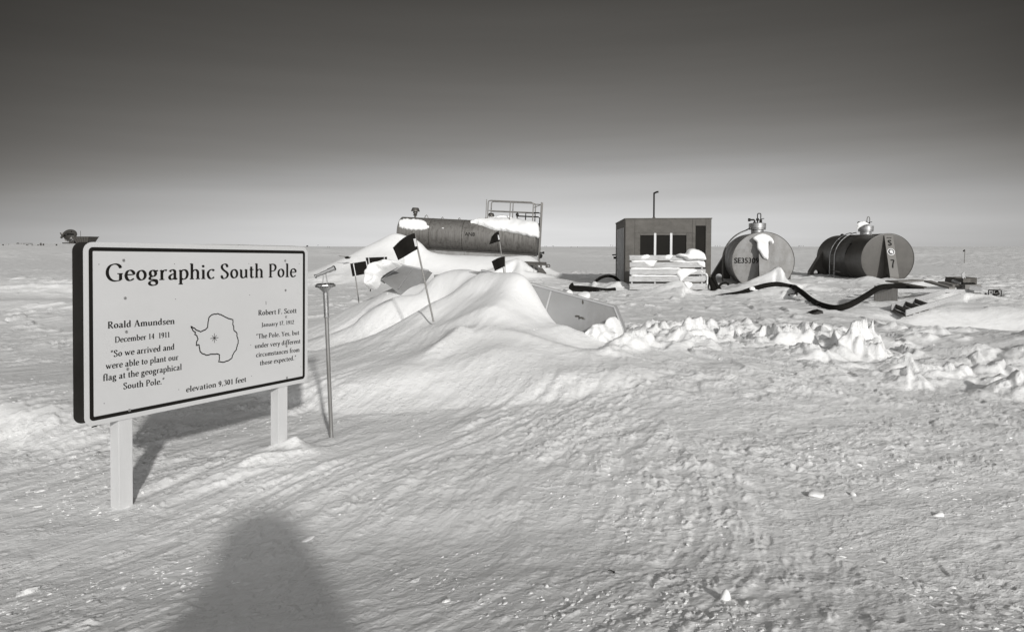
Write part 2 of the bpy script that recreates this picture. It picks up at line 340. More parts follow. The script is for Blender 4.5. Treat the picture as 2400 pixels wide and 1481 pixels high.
ADD = [  # smaller lobes added on top: (polyline, exponent)
 ([(-1.25, 7.5, .05, .22, .25), (-.95, 8.0, .12, .22, .2), (-.62, 8.55, .13, .2, .16)], 1.6),
 ([(-1.7, 7.2, .03, .3, .3), (-1.1, 7.25, .07, .3, .3), (-.4, 7.7, .05, .3, .3), (.1, 8.0, .02, .3, .3)], 1.8),
 ([(-.9, 9.0, .03, .3, .25), (-.2, 9.3, .07, .3, .2), (.1, 9.35, .03, .3, .25)], 1.6),
 ([(-.1, 8.6, .02, .25, .2), (.4, 8.5, .06, .25, .2), (.95, 8.3, .03, .3, .3)], 1.6),
 ([(.0, 7.25, .02, .3, .3), (.7, 7.35, .05, .35, .3), (1.3, 7.7, .03, .3, .3)], 1.8),
 ([(-2.3, 4.5, .01, .2, .2), (-1.9, 5.0, .05, .16, .12), (-1.68, 5.25, .05, .14, .1), (-1.80, 5.42, .06, .1, .1)], 1.5),
 ([(-1.9, 5.35, .04, .1, .1), (-1.79, 5.42, .04, .07, .07)], 1.4),
]
def smooth_poly(pts):
    P = [tuple(q) for q in pts]; out = []; m = len(P)
    for i in range(m-1):
        p0, p1, p2, p3 = [np.array(q) for q in (P[max(i-1, 0)], P[i], P[i+1], P[min(i+2, m-1)])]
        for k in range(4):
            t = k/4; out.append(tuple(.5*((2*p1)+(p2-p0)*t+(2*p0-5*p1+4*p2-p3)*t*t+(3*p1-p0-3*p2+p3)*t**3)))
    out.append(P[-1]); return out
BIG = [(smooth_poly(p), e) for p, e in BIG]; ADD = [(smooth_poly(p), e) for p, e in ADD]
def near(xs, ys, pts, k=2.6):
    P = np.array(pts); w_ = P[:, 3:5].max()*k
    return (xs > P[:, 0].min()-w_) & (xs < P[:, 0].max()+w_) & (ys > P[:, 1].min()-w_) & (ys < P[:, 1].max()+w_)
def sastrugi(px, py, wpx, h, ang, seed):
    """one wind-carved block: sharp lee edge, long tail; seen with its foot at a photo pixel"""
    Y = F*(EYE-.12)/(py-HZ); x = (px-1200)/F*Y; l = wpx/F*Y*1.25; h = h*1.3
    c, s = math.cos(ang), math.sin(ang)
    return [(x-c*l*.5, Y-s*l*.5, h*.25, .22, .24), (x, Y, h*.7, .22, .20), (x+c*l*.38, Y+s*l*.38, h, .19, .15), (x+c*l*.5, Y+s*l*.5, h*.6, .15, .13)]
SAS = [sastrugi(*a) for a in [
 (1500, 850, 90, .20, .9, 1), (1530, 812, 80, .22, .8, 2), (1570, 838, 110, .16, 1.0, 3), (1610, 838, 120, .24, .9, 4), (1660, 800, 100, .16, .8, 5), (1700, 790, 120, .18, .5, 6),
 (1850, 826, 160, .27, .45, 7), (1790, 822, 60, .16, .2, 8), (1950, 812, 60, .20, -.3, 9), (1985, 835, 50, .14, -.5, 10), (2040, 845, 80, .40, .75, 11), (2062, 838, 50, .34, 1.3, 11), (2075, 850, 60, .22, -.6, 12),
 (2130, 880, 70, .15, -.5, 13), (2200, 890, 90, .16, -.2, 14), (2260, 895, 100, .17, .2, 15), (2345, 905, 80, .15, .4, 16), (2390, 900, 60, .15, -.3, 17), (2430, 930, 90, .2, .2, 18),
 (1520, 780, 60, .16, .5, 19), (1580, 760, 60, .14, .4, 20), (1740, 770, 70, .12, .4, 21), (1455, 800, 40, .12, .9, 22), (2110, 905, 60, .12, -.8, 23), (1900, 790, 50, .12, .1, 24)]]
_r = random.Random(5)
for k in range(46):
    px_ = _r.uniform(1470, 2440); SAS.append(sastrugi(px_, _r.uniform(748, 860)+max(0, px_-2000)*.08, _r.uniform(35, 90), _r.uniform(.04, .12), _r.choice((.8, .5, .2, -.4))+_r.uniform(-.2, .2), k))
WD = R(28)
def height(x, y, fine=True, polish=False):
    x = np.asarray(x, float); y = np.asarray(y, float); r = np.hypot(x, y)
    wx = x+.25*gn(x*.5, y*.5, 91); wy = y+.25*gn(x*.5, y*.5, 92)
    # swells; pre is an added hump, sloped away from the sun to darken foreground
    re_ = np.hypot(x*.8, y); pre = .29*(1-ss(1.7, 3.9, re_))*ss(.6, 1.9, re_)
    h = .10*fbm(x*.09+3, y*.09, 3, 5)*ss(3, 14, r)
    h = h+.24*np.exp(-(((x-3.0)/3.2)**2+((y-8.4)/2.2)**2))
    def ag(cx, cy, wx_, wn, wf_): return np.exp(-((x-cx)/wx_)**2-((y-cy)/np.where(y < cy, wn, wf_))**2)
    h = h-.26*ag(6.0, 8.6, 1.5, 2.6, 1.6)+.16*ag(5.3, 5.6, 1.3, 1.0, 1.2)
    h = h-.55*ag(11.6, 16.2, 2.8, 4.5, .9)+.24*ag(8.6, 10.4, 2.2, 2.2, 3.0)
    h = h-.62*ag(-19, 29.5, 9, 7.0, 2.2)-.12*ag(-12, 14, 6, 3, 1.5)
    h = h-.055*ag(-2.2, 4.3, .9, .7, .7)
    h = h-.05*np.exp(-(((x+2.3)/1.6)**2+((y-6.3)/1.0)**2))
    h = h+pre
    # distant land: slightly higher on the left
    h = h+3.4*ss(150, 600, r)*ss(-.18, -.42, np.arctan2(x, y))
    h = h+.5*fbm(x*.012, y*.012, 3, 8)*ss(60, 300, r)*.6
    smz = np.clip(ag(7.5, 8.2, 2.6, 2.4, 1.5)+ag(12.5, 15, 4.0, 5.0, 4.0)+ag(-19, 27, 10, 5, 4), 0, 1)
    acc = np.zeros_like(h); soft = np.zeros_like(h)
    m = r < 60
    if m.any():
        xs, ys = wx[m] if m.shape else wx, wy[m] if m.shape else wy
        s4 = np.zeros_like(xs)
        for pts, e in BIG:
            n_ = near(xs, ys, pts)
            if not n_.any(): continue
            d, sg, (hc, wf, wb) = poly_dist(xs[n_], ys[n_], pts)
            wd = wf+(wb-wf)*ss(-.7, .7, sg); s4[n_] += (np.maximum(hc, .005)*np.exp(-(d/wd)**e))**10
        s4 += mound(xs, ys)**10
        v = s4**.1
        ad = np.zeros_like(xs)
        for pts, e in ADD:
            n_ = near(xs, ys, pts, 3.2)
            if not n_.any(): continue
            d, sg, (hc, wf, wb) = poly_dist(xs[n_], ys[n_], pts); ad[n_] += hc*np.exp(-(d/(wf+(wb-wf)*ss(-.7, .7, sg)))**e)
        sm = np.zeros_like(xs)
        jx = xs+.22*fbm(xs*1.7, ys*1.7, 3, 33, .45); jy = ys+.22*fbm(xs*1.7, ys*1.7, 3, 34, .45)
        for pts in SAS:
            n_ = near(xs, ys, pts, 4)
            if not n_.any(): continue
            d, sg, (hc, wf, wb) = poly_dist(jx[n_], jy[n_], pts); sm[n_] = np.maximum(sm[n_], hc*(.85+.3*ss(-1, 1, sg))*ss(0, 1, np.clip(1.75*np.exp(-(d/(wf+(wb*1.3-wf)*ss(-.7, .7, sg)))**1.3)-.22, 0, 1)))
        sm = sm*(1+.35*fbm(xs*5, ys*5, 3, 36, .6))-.05*np.clip(sm*8, 0, 1)*np.abs(fbm(xs*3.2, ys*3.2, 3, 37, .55))
        acc[m] = v+ad+sm; soft[m] = np.clip(v*1.6, 0, 1)
    h = h+acc
    if not fine: return h
    strip_ = 0; soft = np.maximum(soft, smz*.9*(1-np.exp(-(((y-9.8)/1.1)**2))*(x < 7.5)))
    if polish: return soft
    # wind-carved relief; the wind direction swings a little across the field
    a = WD-.16*np.clip(x, -4, 8)+.15*gn(x*.15, y*.15, 44)
    A0 = R(25)
    u = wx*math.sin(A0)+wy*math.cos(A0); v = wx*math.cos(A0)-wy*math.sin(A0)
    u2 = wx*math.sin(-R(25))+wy*math.cos(-R(25)); v2 = wx*math.cos(-R(25))-wy*math.sin(-R(25))
    mixr = ss(-.5, 3.2, x)
    zone = fbm(x*.45+7, y*.45, 2, 61)              # rough and polished patches
    rough = ss(-.35, .25, zone)*(1-.85*soft*ss(6, 8, y))*(.55+.45*ss(3.2, 6, r))
    strip = np.exp(-((y-(11.0+.02*x))/2.8)**2)*ss(1.2, 2.2, x)*(1-ss(5.5, 7.5, x))
    def carve(uu, vv, s):
        n1 = fbm(uu*.8, vv*4.0, 3, s, .5); n2 = fbm(uu*2.6, vv*12, 3, s+9, .55)
        return .026*n1+.012*n2
    nearf = 1-.55*ss(14, 30, r)
    c = (carve(u, v, 21)*(1-mixr)+carve(u2, v2, 22)*mixr)*nearf
    h = h+c*(.35+.9*rough)*(1+.6*ss(15, 40, r)*(1-ss(60, 200, r)))
    # mid-field: longer sastrugi streaks
    lf = ss(12, 30, r)*(1-ss(150, 500, r))
    h = h+lf*.20*(1-soft)*fbm(x*.35, y*.9, 5, 71, .65)*ss(-.4, .2, gn(x*.08, y*.08, 72))
    h = h+ss(60, 160, r)*.8*fbm(x*.05, y*.12, 4, 75, .6)
    # scalloped sastrugi: gradual windward rise, sudden lee drop
    def saw(uu, vv, f, s, sharp=.86):
        t = uu*f+.9*fbm(uu*f*.6, vv*f*1.1, 3, s, .5)*2; k = np.floor(t); q_ = t-k
        hh = _h(k, np.floor(vv*f*.7+.5*gn(uu*f, vv*f, s+3)), s+5)/4294967295.
        return np.where(q_ < sharp, (q_/sharp)**1.6, 1-ss(sharp, 1.0, q_))
    near_ = r < 45
    if near_.any():
        U_, V_ = np.where(mixr < .5, u, u2)[near_], np.where(mixr < .5, v, v2)[near_]; xn, yn = x[near_], y[near_]
        big = strip[near_]*ss(-.25, .25, fbm(U_*.9, V_*1.8, 3, 84, .5))*.15*saw(U_, V_, 1.3, 86)
        ms = ss(-.05, .35, fbm(U_*1.2+3, V_*3.0, 3, 88, .55))*(1-.9*soft[near_])
        med = .017*ms*(.55+.45*ss(3, 8, r[near_]))*saw(U_, V_, 2.6, 87)*(.4+.8*rough[near_])
        ms2 = ss(.0, .3, fbm(U_*2.8+9, V_*7.0, 3, 89, .55))*(1-.92*soft[near_])
        sml = .011*ms2*saw(U_, V_, 9.0, 90)*(.35+rough[near_])*(1-ss(9, 16, r[near_]))
        mid_ = .07*ss(11, 16, r[near_])*(1-soft[near_])*ss(.0, .3, fbm(U_*.5, V_*1.3, 3, 94, .5))*saw(U_, V_, .9, 95)
        h2 = np.zeros_like(h); h2[near_] = big+med+sml+mid_; h = h+h2
    # broken blocky strip
    q = fbm(wx*1.5, wy*2.3, 4, 81, .6); h = h+strip*.05*(1-np.abs(q)*2.2).clip(-.2, 1)*ss(-.2, .3, gn(wx*1.1, wy*1.1, 83))
    # clods
    nr = r < 26
    if nr.any():
        ux, vx = np.where(mixr < .5, u, u2)[nr], np.where(mixr < .5, v, v2)[nr]
        cl = .012*cells(ux*7, vx*15, 101, .20)+.012*cells(ux*16+5, vx*30, 102, .30)+.035*cells(ux*2.0, vx*5.5, 103, .10)
        rg = (.30+.9*rough[nr])*(1-.9*soft[nr]*ss(6.2, 7.6, y[nr]))
        h2 = np.zeros_like(h); h2[nr] = cl*rg*(.5+ss(-.3, .4, gn(x[nr]*1.3, y[nr]*1.3, 105))); h = h+h2
    return h
def ground_z(x, y): return float(height(np.array([x]), np.array([y]), False)[0])
def gY(px, py, up=0.0, y0=None):
    """forward distance at which the sight line of a pixel meets the snow (plus up)"""
    Y = np.geomspace(y0 or 2.2, 90, 900); P = np.array([at(px, py, q)[:] for q in Y]); g = height(P[:, 0], P[:, 1], False)+up
    k = np.nonzero(P[:, 2] <= g)[0]; return float(Y[k[0]]) if len(k) else 90.
def build_ground():
    fa = np.linspace(-R(47), R(47), 900); ca = np.linspace(R(47), R(313), 70)[1:-1]
    th = np.concatenate([fa, ca]); nA = len(th)
    rr = [.25, .6, 1.0, 1.4, 1.7, 1.9]; r = 2.05
    while r < 42: rr.append(r); r *= 1.0040
    while r < 400: rr.append(r); r *= 1.012
    while r < 9000: rr.append(r); r *= 1.06
    rr = np.array(rr); nR = len(rr)
    TH, RR = np.meshgrid(th, rr); X = RR*np.sin(TH); Y = RR*np.cos(TH)
    Z = height(X.ravel(), Y.ravel()).reshape(X.shape)
    Z[-1] -= 30
    co = np.stack([X, Y, Z], -1).reshape(-1, 3)
    co = np.vstack([co, [[0, 0, Z[0].mean()]]])
    i = np.arange(nR-1)[:, None]*nA; j = np.arange(nA)[None, :]; j2 = (j+1) % nA
    q = np.stack([i+j, i+j2, i+nA+j2, i+nA+j], -1).reshape(-1, 4)[:, ::-1]
    jj = np.arange(nA); tri = np.stack([np.full(nA, nR*nA), jj, (jj+1) % nA], -1)[:, ::-1]
    me = bpy.data.meshes.new("snow_ground"); nv = len(co); nl = q.size+tri.size; nf = len(q)+len(tri)
    me.vertices.add(nv); me.vertices.foreach_set('co', co.astype(np.float32).ravel())
    me.loops.add(nl); me.loops.foreach_set('vertex_index', np.concatenate([q.ravel(), tri.ravel()]).astype(np.int32))
    me.polygons.add(nf); st = np.concatenate([np.arange(len(q))*4, q.size+np.arange(len(tri))*3]).astype(np.int32)
    me.polygons.foreach_set('loop_start', st)
    me.polygons.foreach_set('use_smooth', np.ones(nf, bool)); me.update(calc_edges=True); me.validate()
    me.materials.append(SNOW)
    at_ = me.attributes.new('polish', 'FLOAT', 'POINT'); pv = np.concatenate([height(X.ravel(), Y.ravel(), True, True), [0]]).astype(np.float32); at_.data.foreach_set('value', pv)
    o = bpy.data.objects.new("snow_ground", me); S.collection.objects.link(o); tag(o, kind='structure'); print('ground verts', nv)
build_ground()
# loose crumbs and small plates of wind-broken snow lying about
def blob(mb, c, sx, sy, sz, rot, jag=.25):
    bm = bmesh.new(); bmesh.ops.create_icosphere(bm, subdivisions=1, radius=1)
    m = Matrix.Rotation(rot, 3, 'Z') @ Matrix.Rotation(random.uniform(-.4, .4), 3, 'X')
    vs = [m @ Vector((v.co.x*sx*(1+random.uniform(-jag, jag)), v.co.y*sy*(1+random.uniform(-jag, jag)), v.co.z*sz*(1+random.uniform(-jag, jag))))+Vector(c) for v in bm.verts]
    mb.add(vs, [tuple(v.index for v in f.verts) for f in bm.faces]); bm.free()
mb = MB(); cx = []
for k in range(9000):
    t = random.random(); Y = 2.4*(6.5/2.4)**random.random() if t < .8 else random.uniform(5, 16)
    cx.append((random.uniform(-.85, .85)*Y, Y))
ca_ = np.array(cx); zz = height(ca_[:, 0], ca_[:, 1]); dens = gn(ca_[:, 0]*.9+4, ca_[:, 1]*.9, 201)
moundm = np.array([(-2.3 < a < 1.5) and (7.4 < b < 14) for a, b in cx])
for (X, Y), z, d, mm in zip(cx, zz, dens, moundm):
    if d < random.uniform(.05, .55) or (mm and random.random() < .97): continue
    s = random.choice((.003, .004, .004, .005, .007, .010))*(1.0 if Y < 8 else 1.4)*(1+(random.random() < .015)*2)
    blob(mb, (X, Y, z-s*.05), s*random.uniform(1, 2.4), s*random.uniform(.6, 1.1), s*random.uniform(.35, .8), random.uniform(.6, 1.4) if X < 1 else random.uniform(-.6, .4), .3)
tag(mb.build("snow_crumbs", SNOW, weld=False), 'loose crumbs and flakes of wind broken snow scattered on the crust', 'snow', kind='stuff')
# ------------------------------------------------------------------ lettering: a broad-nib book face drawn stroke by stroke (cap height 1)
G_ = {}
def gl(ch, adv, *strokes): G_[ch] = (adv, strokes)
# ('C', pts) curve, ('L', x0,y0,x1,y1[,w]) line, ('S', x,y,len) serif, ('D', x,y) dot, ('E', cx,cy,rx,ry) ring
C = lambda *p: ('C', p)
Ln = lambda *a: ('L',)+a
Se = lambda x, y, l=.26: ('S', x, y, l)
Do = lambda x, y: ('D', x, y)
El = lambda *a: ('E',)+a
gl(' ', .27)
gl('a', .53, C((.10,.50),(.17,.61),(.28,.63),(.37,.55),(.38,.40),(.38,.16),(.42,.03),(.52,.07)), C((.38,.38),(.2,.33),(.08,.18),(.13,.04),(.25,.03),(.38,.13)))
gl('b', .60, Ln(.13,1.04,.13,.04), Ln(.02,1.0,.13,1.04,.05), C((.13,.5),(.27,.62),(.44,.58),(.52,.36),(.46,.12),(.3,.01),(.13,.06)))
gl('c', .50, C((.45,.53),(.38,.62),(.24,.61),(.10,.45),(.09,.22),(.20,.04),(.34,.02),(.47,.12)))
gl('d', .61, C((.45,.55),(.32,.63),(.16,.55),(.08,.30),(.16,.07),(.29,.02),(.45,.13)), Ln(.45,1.04,.45,.06), Ln(.34,1.0,.45,1.04,.05), Ln(.45,.05,.56,.03,.06))
gl('e', .52, C((.09,.36),(.2,.36),(.46,.38),(.44,.54),(.30,.63),(.15,.55),(.08,.30),(.16,.07),(.30,.01),(.48,.12)))
gl('f', .36, C((.42,.97),(.36,1.05),(.25,1.02),(.17,.88),(.16,.7),(.16,.02)), Ln(.03,.60,.34,.60,.06), Se(.16,0))
gl('g', .56, El(.26,.42,.15,.19), El(.27,-.19,.20,.14), C((.18,.24),(.10,.15),(.13,.05),(.3,.03),(.44,-.02),(.47,-.14)), Ln(.36,.56,.54,.60,.07))
gl('h', .62, Ln(.13,1.04,.13,.02), Ln(.02,1.0,.13,1.04,.05), C((.13,.46),(.24,.59),(.38,.62),(.48,.50),(.49,.3),(.49,.02)), Se(.13,0), Se(.49,0))
gl('i', .30, Ln(.15,.62,.15,.02), Ln(.04,.57,.15,.62,.05), Se(.15,0), Do(.14,.86))
gl('l', .30, Ln(.15,1.04,.15,.02), Ln(.04,1.0,.15,1.04,.05), Se(.15,0))
gl('m', .92, Ln(.13,.62,.13,.02), Ln(.02,.57,.13,.62,.05), C((.13,.46),(.23,.59),(.34,.62),(.44,.50),(.45,.3),(.45,.02)), C((.45,.46),(.56,.59),(.67,.62),(.77,.50),(.78,.3),(.78,.02)), Se(.13,0), Se(.45,0), Se(.78,0))
gl('n', .62, Ln(.13,.62,.13,.02), Ln(.02,.57,.13,.62,.05), C((.13,.46),(.24,.59),(.38,.62),(.48,.50),(.49,.3),(.49,.02)), Se(.13,0), Se(.49,0))
gl('o', .58, El(.29,.32,.20,.29))
gl('p', .60, Ln(.13,.62,.13,-.30), Ln(.02,.57,.13,.62,.05), Se(.13,-.32), C((.13,.5),(.27,.62),(.44,.58),(.52,.36),(.46,.12),(.3,.01),(.13,.08)))
gl('r', .42, Ln(.13,.62,.13,.02), Ln(.02,.57,.13,.62,.05), Se(.13,0,.28), C((.13,.44),(.22,.58),(.32,.62),(.40,.58)))
gl('s', .44, C((.36,.52),(.30,.61),(.18,.61),(.09,.49),(.17,.37),(.31,.27),(.36,.15),(.27,.02),(.14,.02),(.06,.12)))
gl('t', .36, C((.16,.82),(.16,.4),(.16,.14),(.22,.02),(.34,.07)), Ln(.04,.60,.33,.60,.06))
gl('u', .62, C((.13,.60),(.13,.3),(.14,.12),(.24,.02),(.36,.05),(.47,.16)), Ln(.48,.62,.48,.04), Ln(.03,.58,.13,.62,.05), Ln(.37,.58,.48,.62,.05), Ln(.48,.04,.58,.03,.05))
gl('v', .55, Ln(.08,.60,.28,.02,.12), Ln(.28,.02,.47,.60,.06), Se(.08,.61,.2), Se(.47,.61,.2))
gl('w', .83, Ln(.08,.60,.25,.02,.12), Ln(.25,.02,.41,.56,.06), Ln(.39,.60,.56,.02,.12), Ln(.56,.02,.74,.60,.06), Se(.08,.61,.2), Se(.74,.61,.2))
gl('x', .54, Ln(.08,.60,.46,.02,.12), Ln(.45,.60,.08,.02,.055), Se(.09,.61,.2), Se(.45,.61,.2), Se(.09,0,.2), Se(.46,0,.2))
gl('y', .56, Ln(.08,.60,.30,.04,.12), C((.48,.60),(.34,.20),(.22,-.18),(.10,-.30),(.03,-.27)), Se(.08,.61,.2), Se(.48,.61,.2))
gl('G', .84, C((.72,.78),(.62,.95),(.44,1.01),(.22,.92),(.09,.68),(.08,.38),(.20,.12),(.40,0),(.62,.02),(.71,.08)), Ln(.71,.40,.71,.06), Se(.69,.41,.28), Ln(.72,.95,.72,.76,.05))
gl('S', .56, C((.45,.80),(.39,.96),(.26,1.0),(.12,.92),(.09,.76),(.19,.60),(.36,.46),(.47,.30),(.42,.10),(.26,0),(.12,.04),(.07,.20)), Ln(.46,.96,.46,.78,.05), Ln(.07,.24,.07,.02,.05))
gl('P', .62, Ln(.16,.98,.16,.02), C((.06,.98),(.30,.99),(.48,.93),(.55,.74),(.46,.53),(.30,.47),(.16,.48)), Se(.16,0,.28))
gl('R', .70, Ln(.16,.98,.16,.02), C((.06,.98),(.30,.99),(.46,.93),(.52,.76),(.44,.57),(.30,.50),(.16,.50)), Se(.16,0,.28), C((.32,.50),(.46,.26),(.60,.05),(.70,.01)))
gl('A', .78, Ln(.10,.02,.37,1.0,.06), Ln(.37,1.0,.65,.02,.14), Ln(.20,.35,.56,.35,.055), Se(.10,0,.22), Se(.65,0,.26))
gl('D', .80, Ln(.16,.98,.16,.02), C((.06,.98),(.34,.99),(.58,.90),(.71,.68),(.70,.34),(.55,.10),(.32,.01),(.06,.02)))
gl('F', .58, Ln(.16,.98,.16,.02), Ln(.06,.97,.52,.97,.06), Ln(.52,1.0,.52,.80,.05), Ln(.16,.52,.42,.52,.06), Ln(.42,.60,.42,.44,.045), Se(.16,0,.28))
gl('J', .36, C((.19,.98),(.19,.4),(.18,.06),(.10,-.16),(-.02,-.18)), Se(.19,.98,.28))
gl('T', .64, Ln(.32,.97,.32,.02), Ln(.04,.97,.60,.97,.06), Ln(.05,.99,.05,.80,.05), Ln(.59,.99,.59,.80,.05), Se(.32,0,.28))
gl('Y', .68, Ln(.10,.97,.34,.48,.13), Ln(.58,.97,.34,.48,.06), Ln(.34,.50,.34,.02), Se(.10,.97,.24), Se(.58,.97,.22), Se(.34,0,.28))
gl('0', .52, El(.26,.49,.17,.45))
gl('1', .46, Ln(.25,.96,.25,.02), Ln(.10,.86,.25,.97,.06), Se(.25,0,.30))
gl('2', .52, C((.08,.76),(.14,.92),(.28,.96),(.41,.84),(.40,.64),(.24,.34),(.07,.06)), Ln(.06,.06,.46,.06,.11))
gl('3', .52, C((.08,.84),(.18,.95),(.34,.93),(.40,.76),(.33,.58),(.20,.54)), C((.20,.54),(.36,.50),(.44,.30),(.36,.08),(.18,.0),(.05,.06)))
gl('4', .54, Ln(.36,.96,.36,.02), Ln(.36,.95,.05,.30,.055), Ln(.04,.30,.50,.30,.07), Se(.36,0,.22))
gl('5', .50, Ln(.12,.94,.42,.94,.09), Ln(.12,.94,.11,.56,.05), C((.11,.54),(.26,.60),(.42,.46),(.41,.20),(.26,.02),(.07,.05)))
gl('7', .50, Ln(.05,.93,.46,.93,.11), C((.46,.93),(.32,.62),(.22,.30),(.18,.0)))
gl('9', .52, El(.26,.66,.16,.27), C((.42,.66),(.40,.34),(.28,.08),(.10,-.02)))
gl('.', .26, Do(.12,.06)); gl(',', .26, Do(.12,.06), Ln(.15,.05,.07,-.16,.05))
gl('"', .40, Ln(.08,.74,.16,1.06,.075), Ln(.23,.74,.31,1.06,.075))
def stroke_quads(text, track=0.0, bold=1.0):
    """returns quads (list of four 2-D points) and total width, unit cap height"""
    quads = []; x = 0
    thick, thin = .135*bold, .052*bold
    def strip(pts, w=None, closed=False):
        n = len(pts); segs = []
        for i in range(n):
            a = pts[i-1] if (closed or i > 0) else pts[i]; b = pts[(i+1) % n] if (closed or i < n-1) else pts[i]
            dx, dy = b[0]-a[0], b[1]-a[1]; l = math.hypot(dx, dy) or 1; dx /= l; dy /= l
            ww = w if w else thin+(thick-thin)*abs(dy*.97-dx*-.0+dx*.22*(-1))**1.3
            segs.append((pts[i][0]-dy*ww/2, pts[i][1]+dx*ww/2, pts[i][0]+dy*ww/2, pts[i][1]-dx*ww/2))
        for i in range(n if closed else n-1):
            a = segs[i]; b = segs[(i+1) % n]
            quads.append([(x+a[0], a[1]), (x+a[2], a[3]), (x+b[2], b[3]), (x+b[0], b[1])])
    for ch in text:
        adv, st = G_[ch]
        for s in st:
            if s[0] == 'C': strip([(p.x, p.y) for p in crom([(q[0], q[1], 0) for q in s[1]], 5)])
            elif s[0] == 'L':
                ww = s[5]*bold if len(s) > 5 else None
                strip([(s[1], s[2]), (s[3], s[4])], ww)
            elif s[0] == 'S': strip([(s[1]-s[3]/2, s[2]+.02), (s[1]+s[3]/2, s[2]+.02)], .05*bold)
            elif s[0] == 'D':
                r = .075*bold; P = [(x+s[1]+r*math.cos(k*math.pi/4), s[2]+r*math.sin(k*math.pi/4)) for k in range(8)]
                quads.append(P)
            elif s[0] == 'E': strip([(s[1]+s[3]*math.cos(k*math.pi/12), s[2]+s[4]*math.sin(k*math.pi/12)) for k in range(24)], None, True)
        x += adv+track
    return quads, x-track
# ------------------------------------------------------------------ the sign
dL, dR = 4.04, 5.60
BLc, TLc, BRc, TRc = at(203, 1002, dL), at(190, 566, dL), at(722, 893, dR), at(720, 580, dR)
U = ((BRc-BLc)+(TRc-TLc)).normalized(); V = ((TLc-BLc)+(TRc-BRc)); V = (V-U*V.dot(U)).normalized(); Nn = U.cross(V)   # towards the viewer
sgn = empty("information_sign", (0, 0, 0))
mid = (BLc+TLc+BRc+TRc)/4
sgn.location = (mid.x, mid.y, 0); inv = Vector(sgn.location)
Wd = ((BRc-BLc).length+(TRc-TLc).length)/2; Hd = ((TLc-BLc).length+(TRc-BRc).length)/2
def sp3(u, v, n=0): return mid+U*u+V*v+Nn*n-inv          # local to the sign's empty
def suv(px, py):
    o = Vector((0, 0, EYE)); d = at(px, py, 1)-o; t = (mid-o).dot(Nn)/d.dot(Nn); p = o+d*t-mid
    return p.dot(U), p.dot(V)
def rrect(hw, hh, r, n=6):
    P = []
    for cx_, cy_, a0 in ((hw-r, hh-r, 0), (-hw+r, hh-r, 90), (-hw+r, -hh+r, 180), (hw-r, -hh+r, 270)):
        for k in range(n+1): a = R(a0+90*k/n); P.append((cx_+r*math.cos(a), cy_+r*math.sin(a)))
    return P
hw, hh = Wd/2, Hd/2
print('sign', Wd, Hd, 'uv TL', suv(190, 566), 'BR', suv(722, 893), 'TR', suv(720, 580), 'BL', suv(203, 1002))
T = .115
o = MB().prism([sp3(a, b, -.003) for a, b in rrect(hw, hh, .055)], Nn*.003).build("front_panel", SIGNW, sgn)
o = MB().prism([sp3(a, b, -T-.003) for a, b in rrect(hw, hh, .055)], Nn*.003).build("back_panel", SIGNB, sgn); tag(o, 'dark rear sheet of the sign')
MB().prism([sp3(a, b, -.006) for a, b in rrect(hw-.006, hh-.006, .05)], Nn*.0025).build("backing_sheet", SIGNB, sgn)
# border line
mb = MB(); A_ = rrect(hw-.030, hh-.030, .026); B_ = rrect(hw-.030-.024, hh-.030-.024, .006); n = len(A_)
for i in range(n):
    j = (i+1) % n; mb.add([sp3(*A_[i], .0006), sp3(*A_[j], .0006), sp3(*B_[j], .0006), sp3(*B_[i], .0006)], [(0, 1, 2, 3)])
mb.build("border_line", BLACK, sgn, recalc=False)
LINES = [  # text, (x left, baseline y), (x right, baseline y), cap height px, bold
 ("Geographic South Pole", (248, 659), (694, 649), None, 1.12),
 ("Roald Amundsen", (252, 770), (409, 759), None, 1.0),
 ("December 14  1911", (269, 803), (398, 790), None, 1.0),
 ('"So we arrived and', (259, 837), (409, 819), None, 1.0),
 ("were able to plant our", (248, 865), (418, 843), None, 1.0),
 ("flag at the geographical", (241, 893), (426, 866), None, 1.0),
 ('South Pole."', (289, 912), (386, 899), None, 1.0),
 ("Robert F. Scott", (605, 739), (695, 733), None, 1.0),
 ("January 17, 1912", (613, 766), (689, 759), None, 1.0),
 ('"The Pole. Yes, but', (600, 794), (701, 784), None, 1.0),
 ("under very different", (597, 816), (704, 804), None, 1.0),
 ("circumstances from", (600, 837), (702, 824), None, 1.0),
 ('those expected."', (609, 856), (694, 843), None, 1.0),
 ("elevation 9,301 feet", (436, 919), (577, 894), None, 1.0)]
CAPS = [.103, .041, .036, .039, .039, .039, .039, .038, .031, .035, .035, .035, .035, .038]
for (txt, a, b, _, bold), cap in zip(LINES, CAPS):
    ua, va = suv(*a); ub, vb = suv(*b); q, wdt = stroke_quads(txt, .055, bold*(1.08 if cap > .09 else 1.38)); sx = (ub-ua)/wdt; mb = MB()
    print('%-26s sx %.3f v %.3f %.3f' % (txt, sx, va, vb))
    for k, P in enumerate(q):
        n0 = .0006+.00003*(k % 9)
        mb.add([sp3(ua+p[0]*sx, va+(vb-va)*(p[0]/wdt)+p[1]*cap, n0) for p in P], [tuple(range(len(P)))])
    o = mb.build("lettering", BLACK, sgn, recalc=False, weld=False); o['label'] = 'black serif letters reading '+txt.replace('"', '').strip()
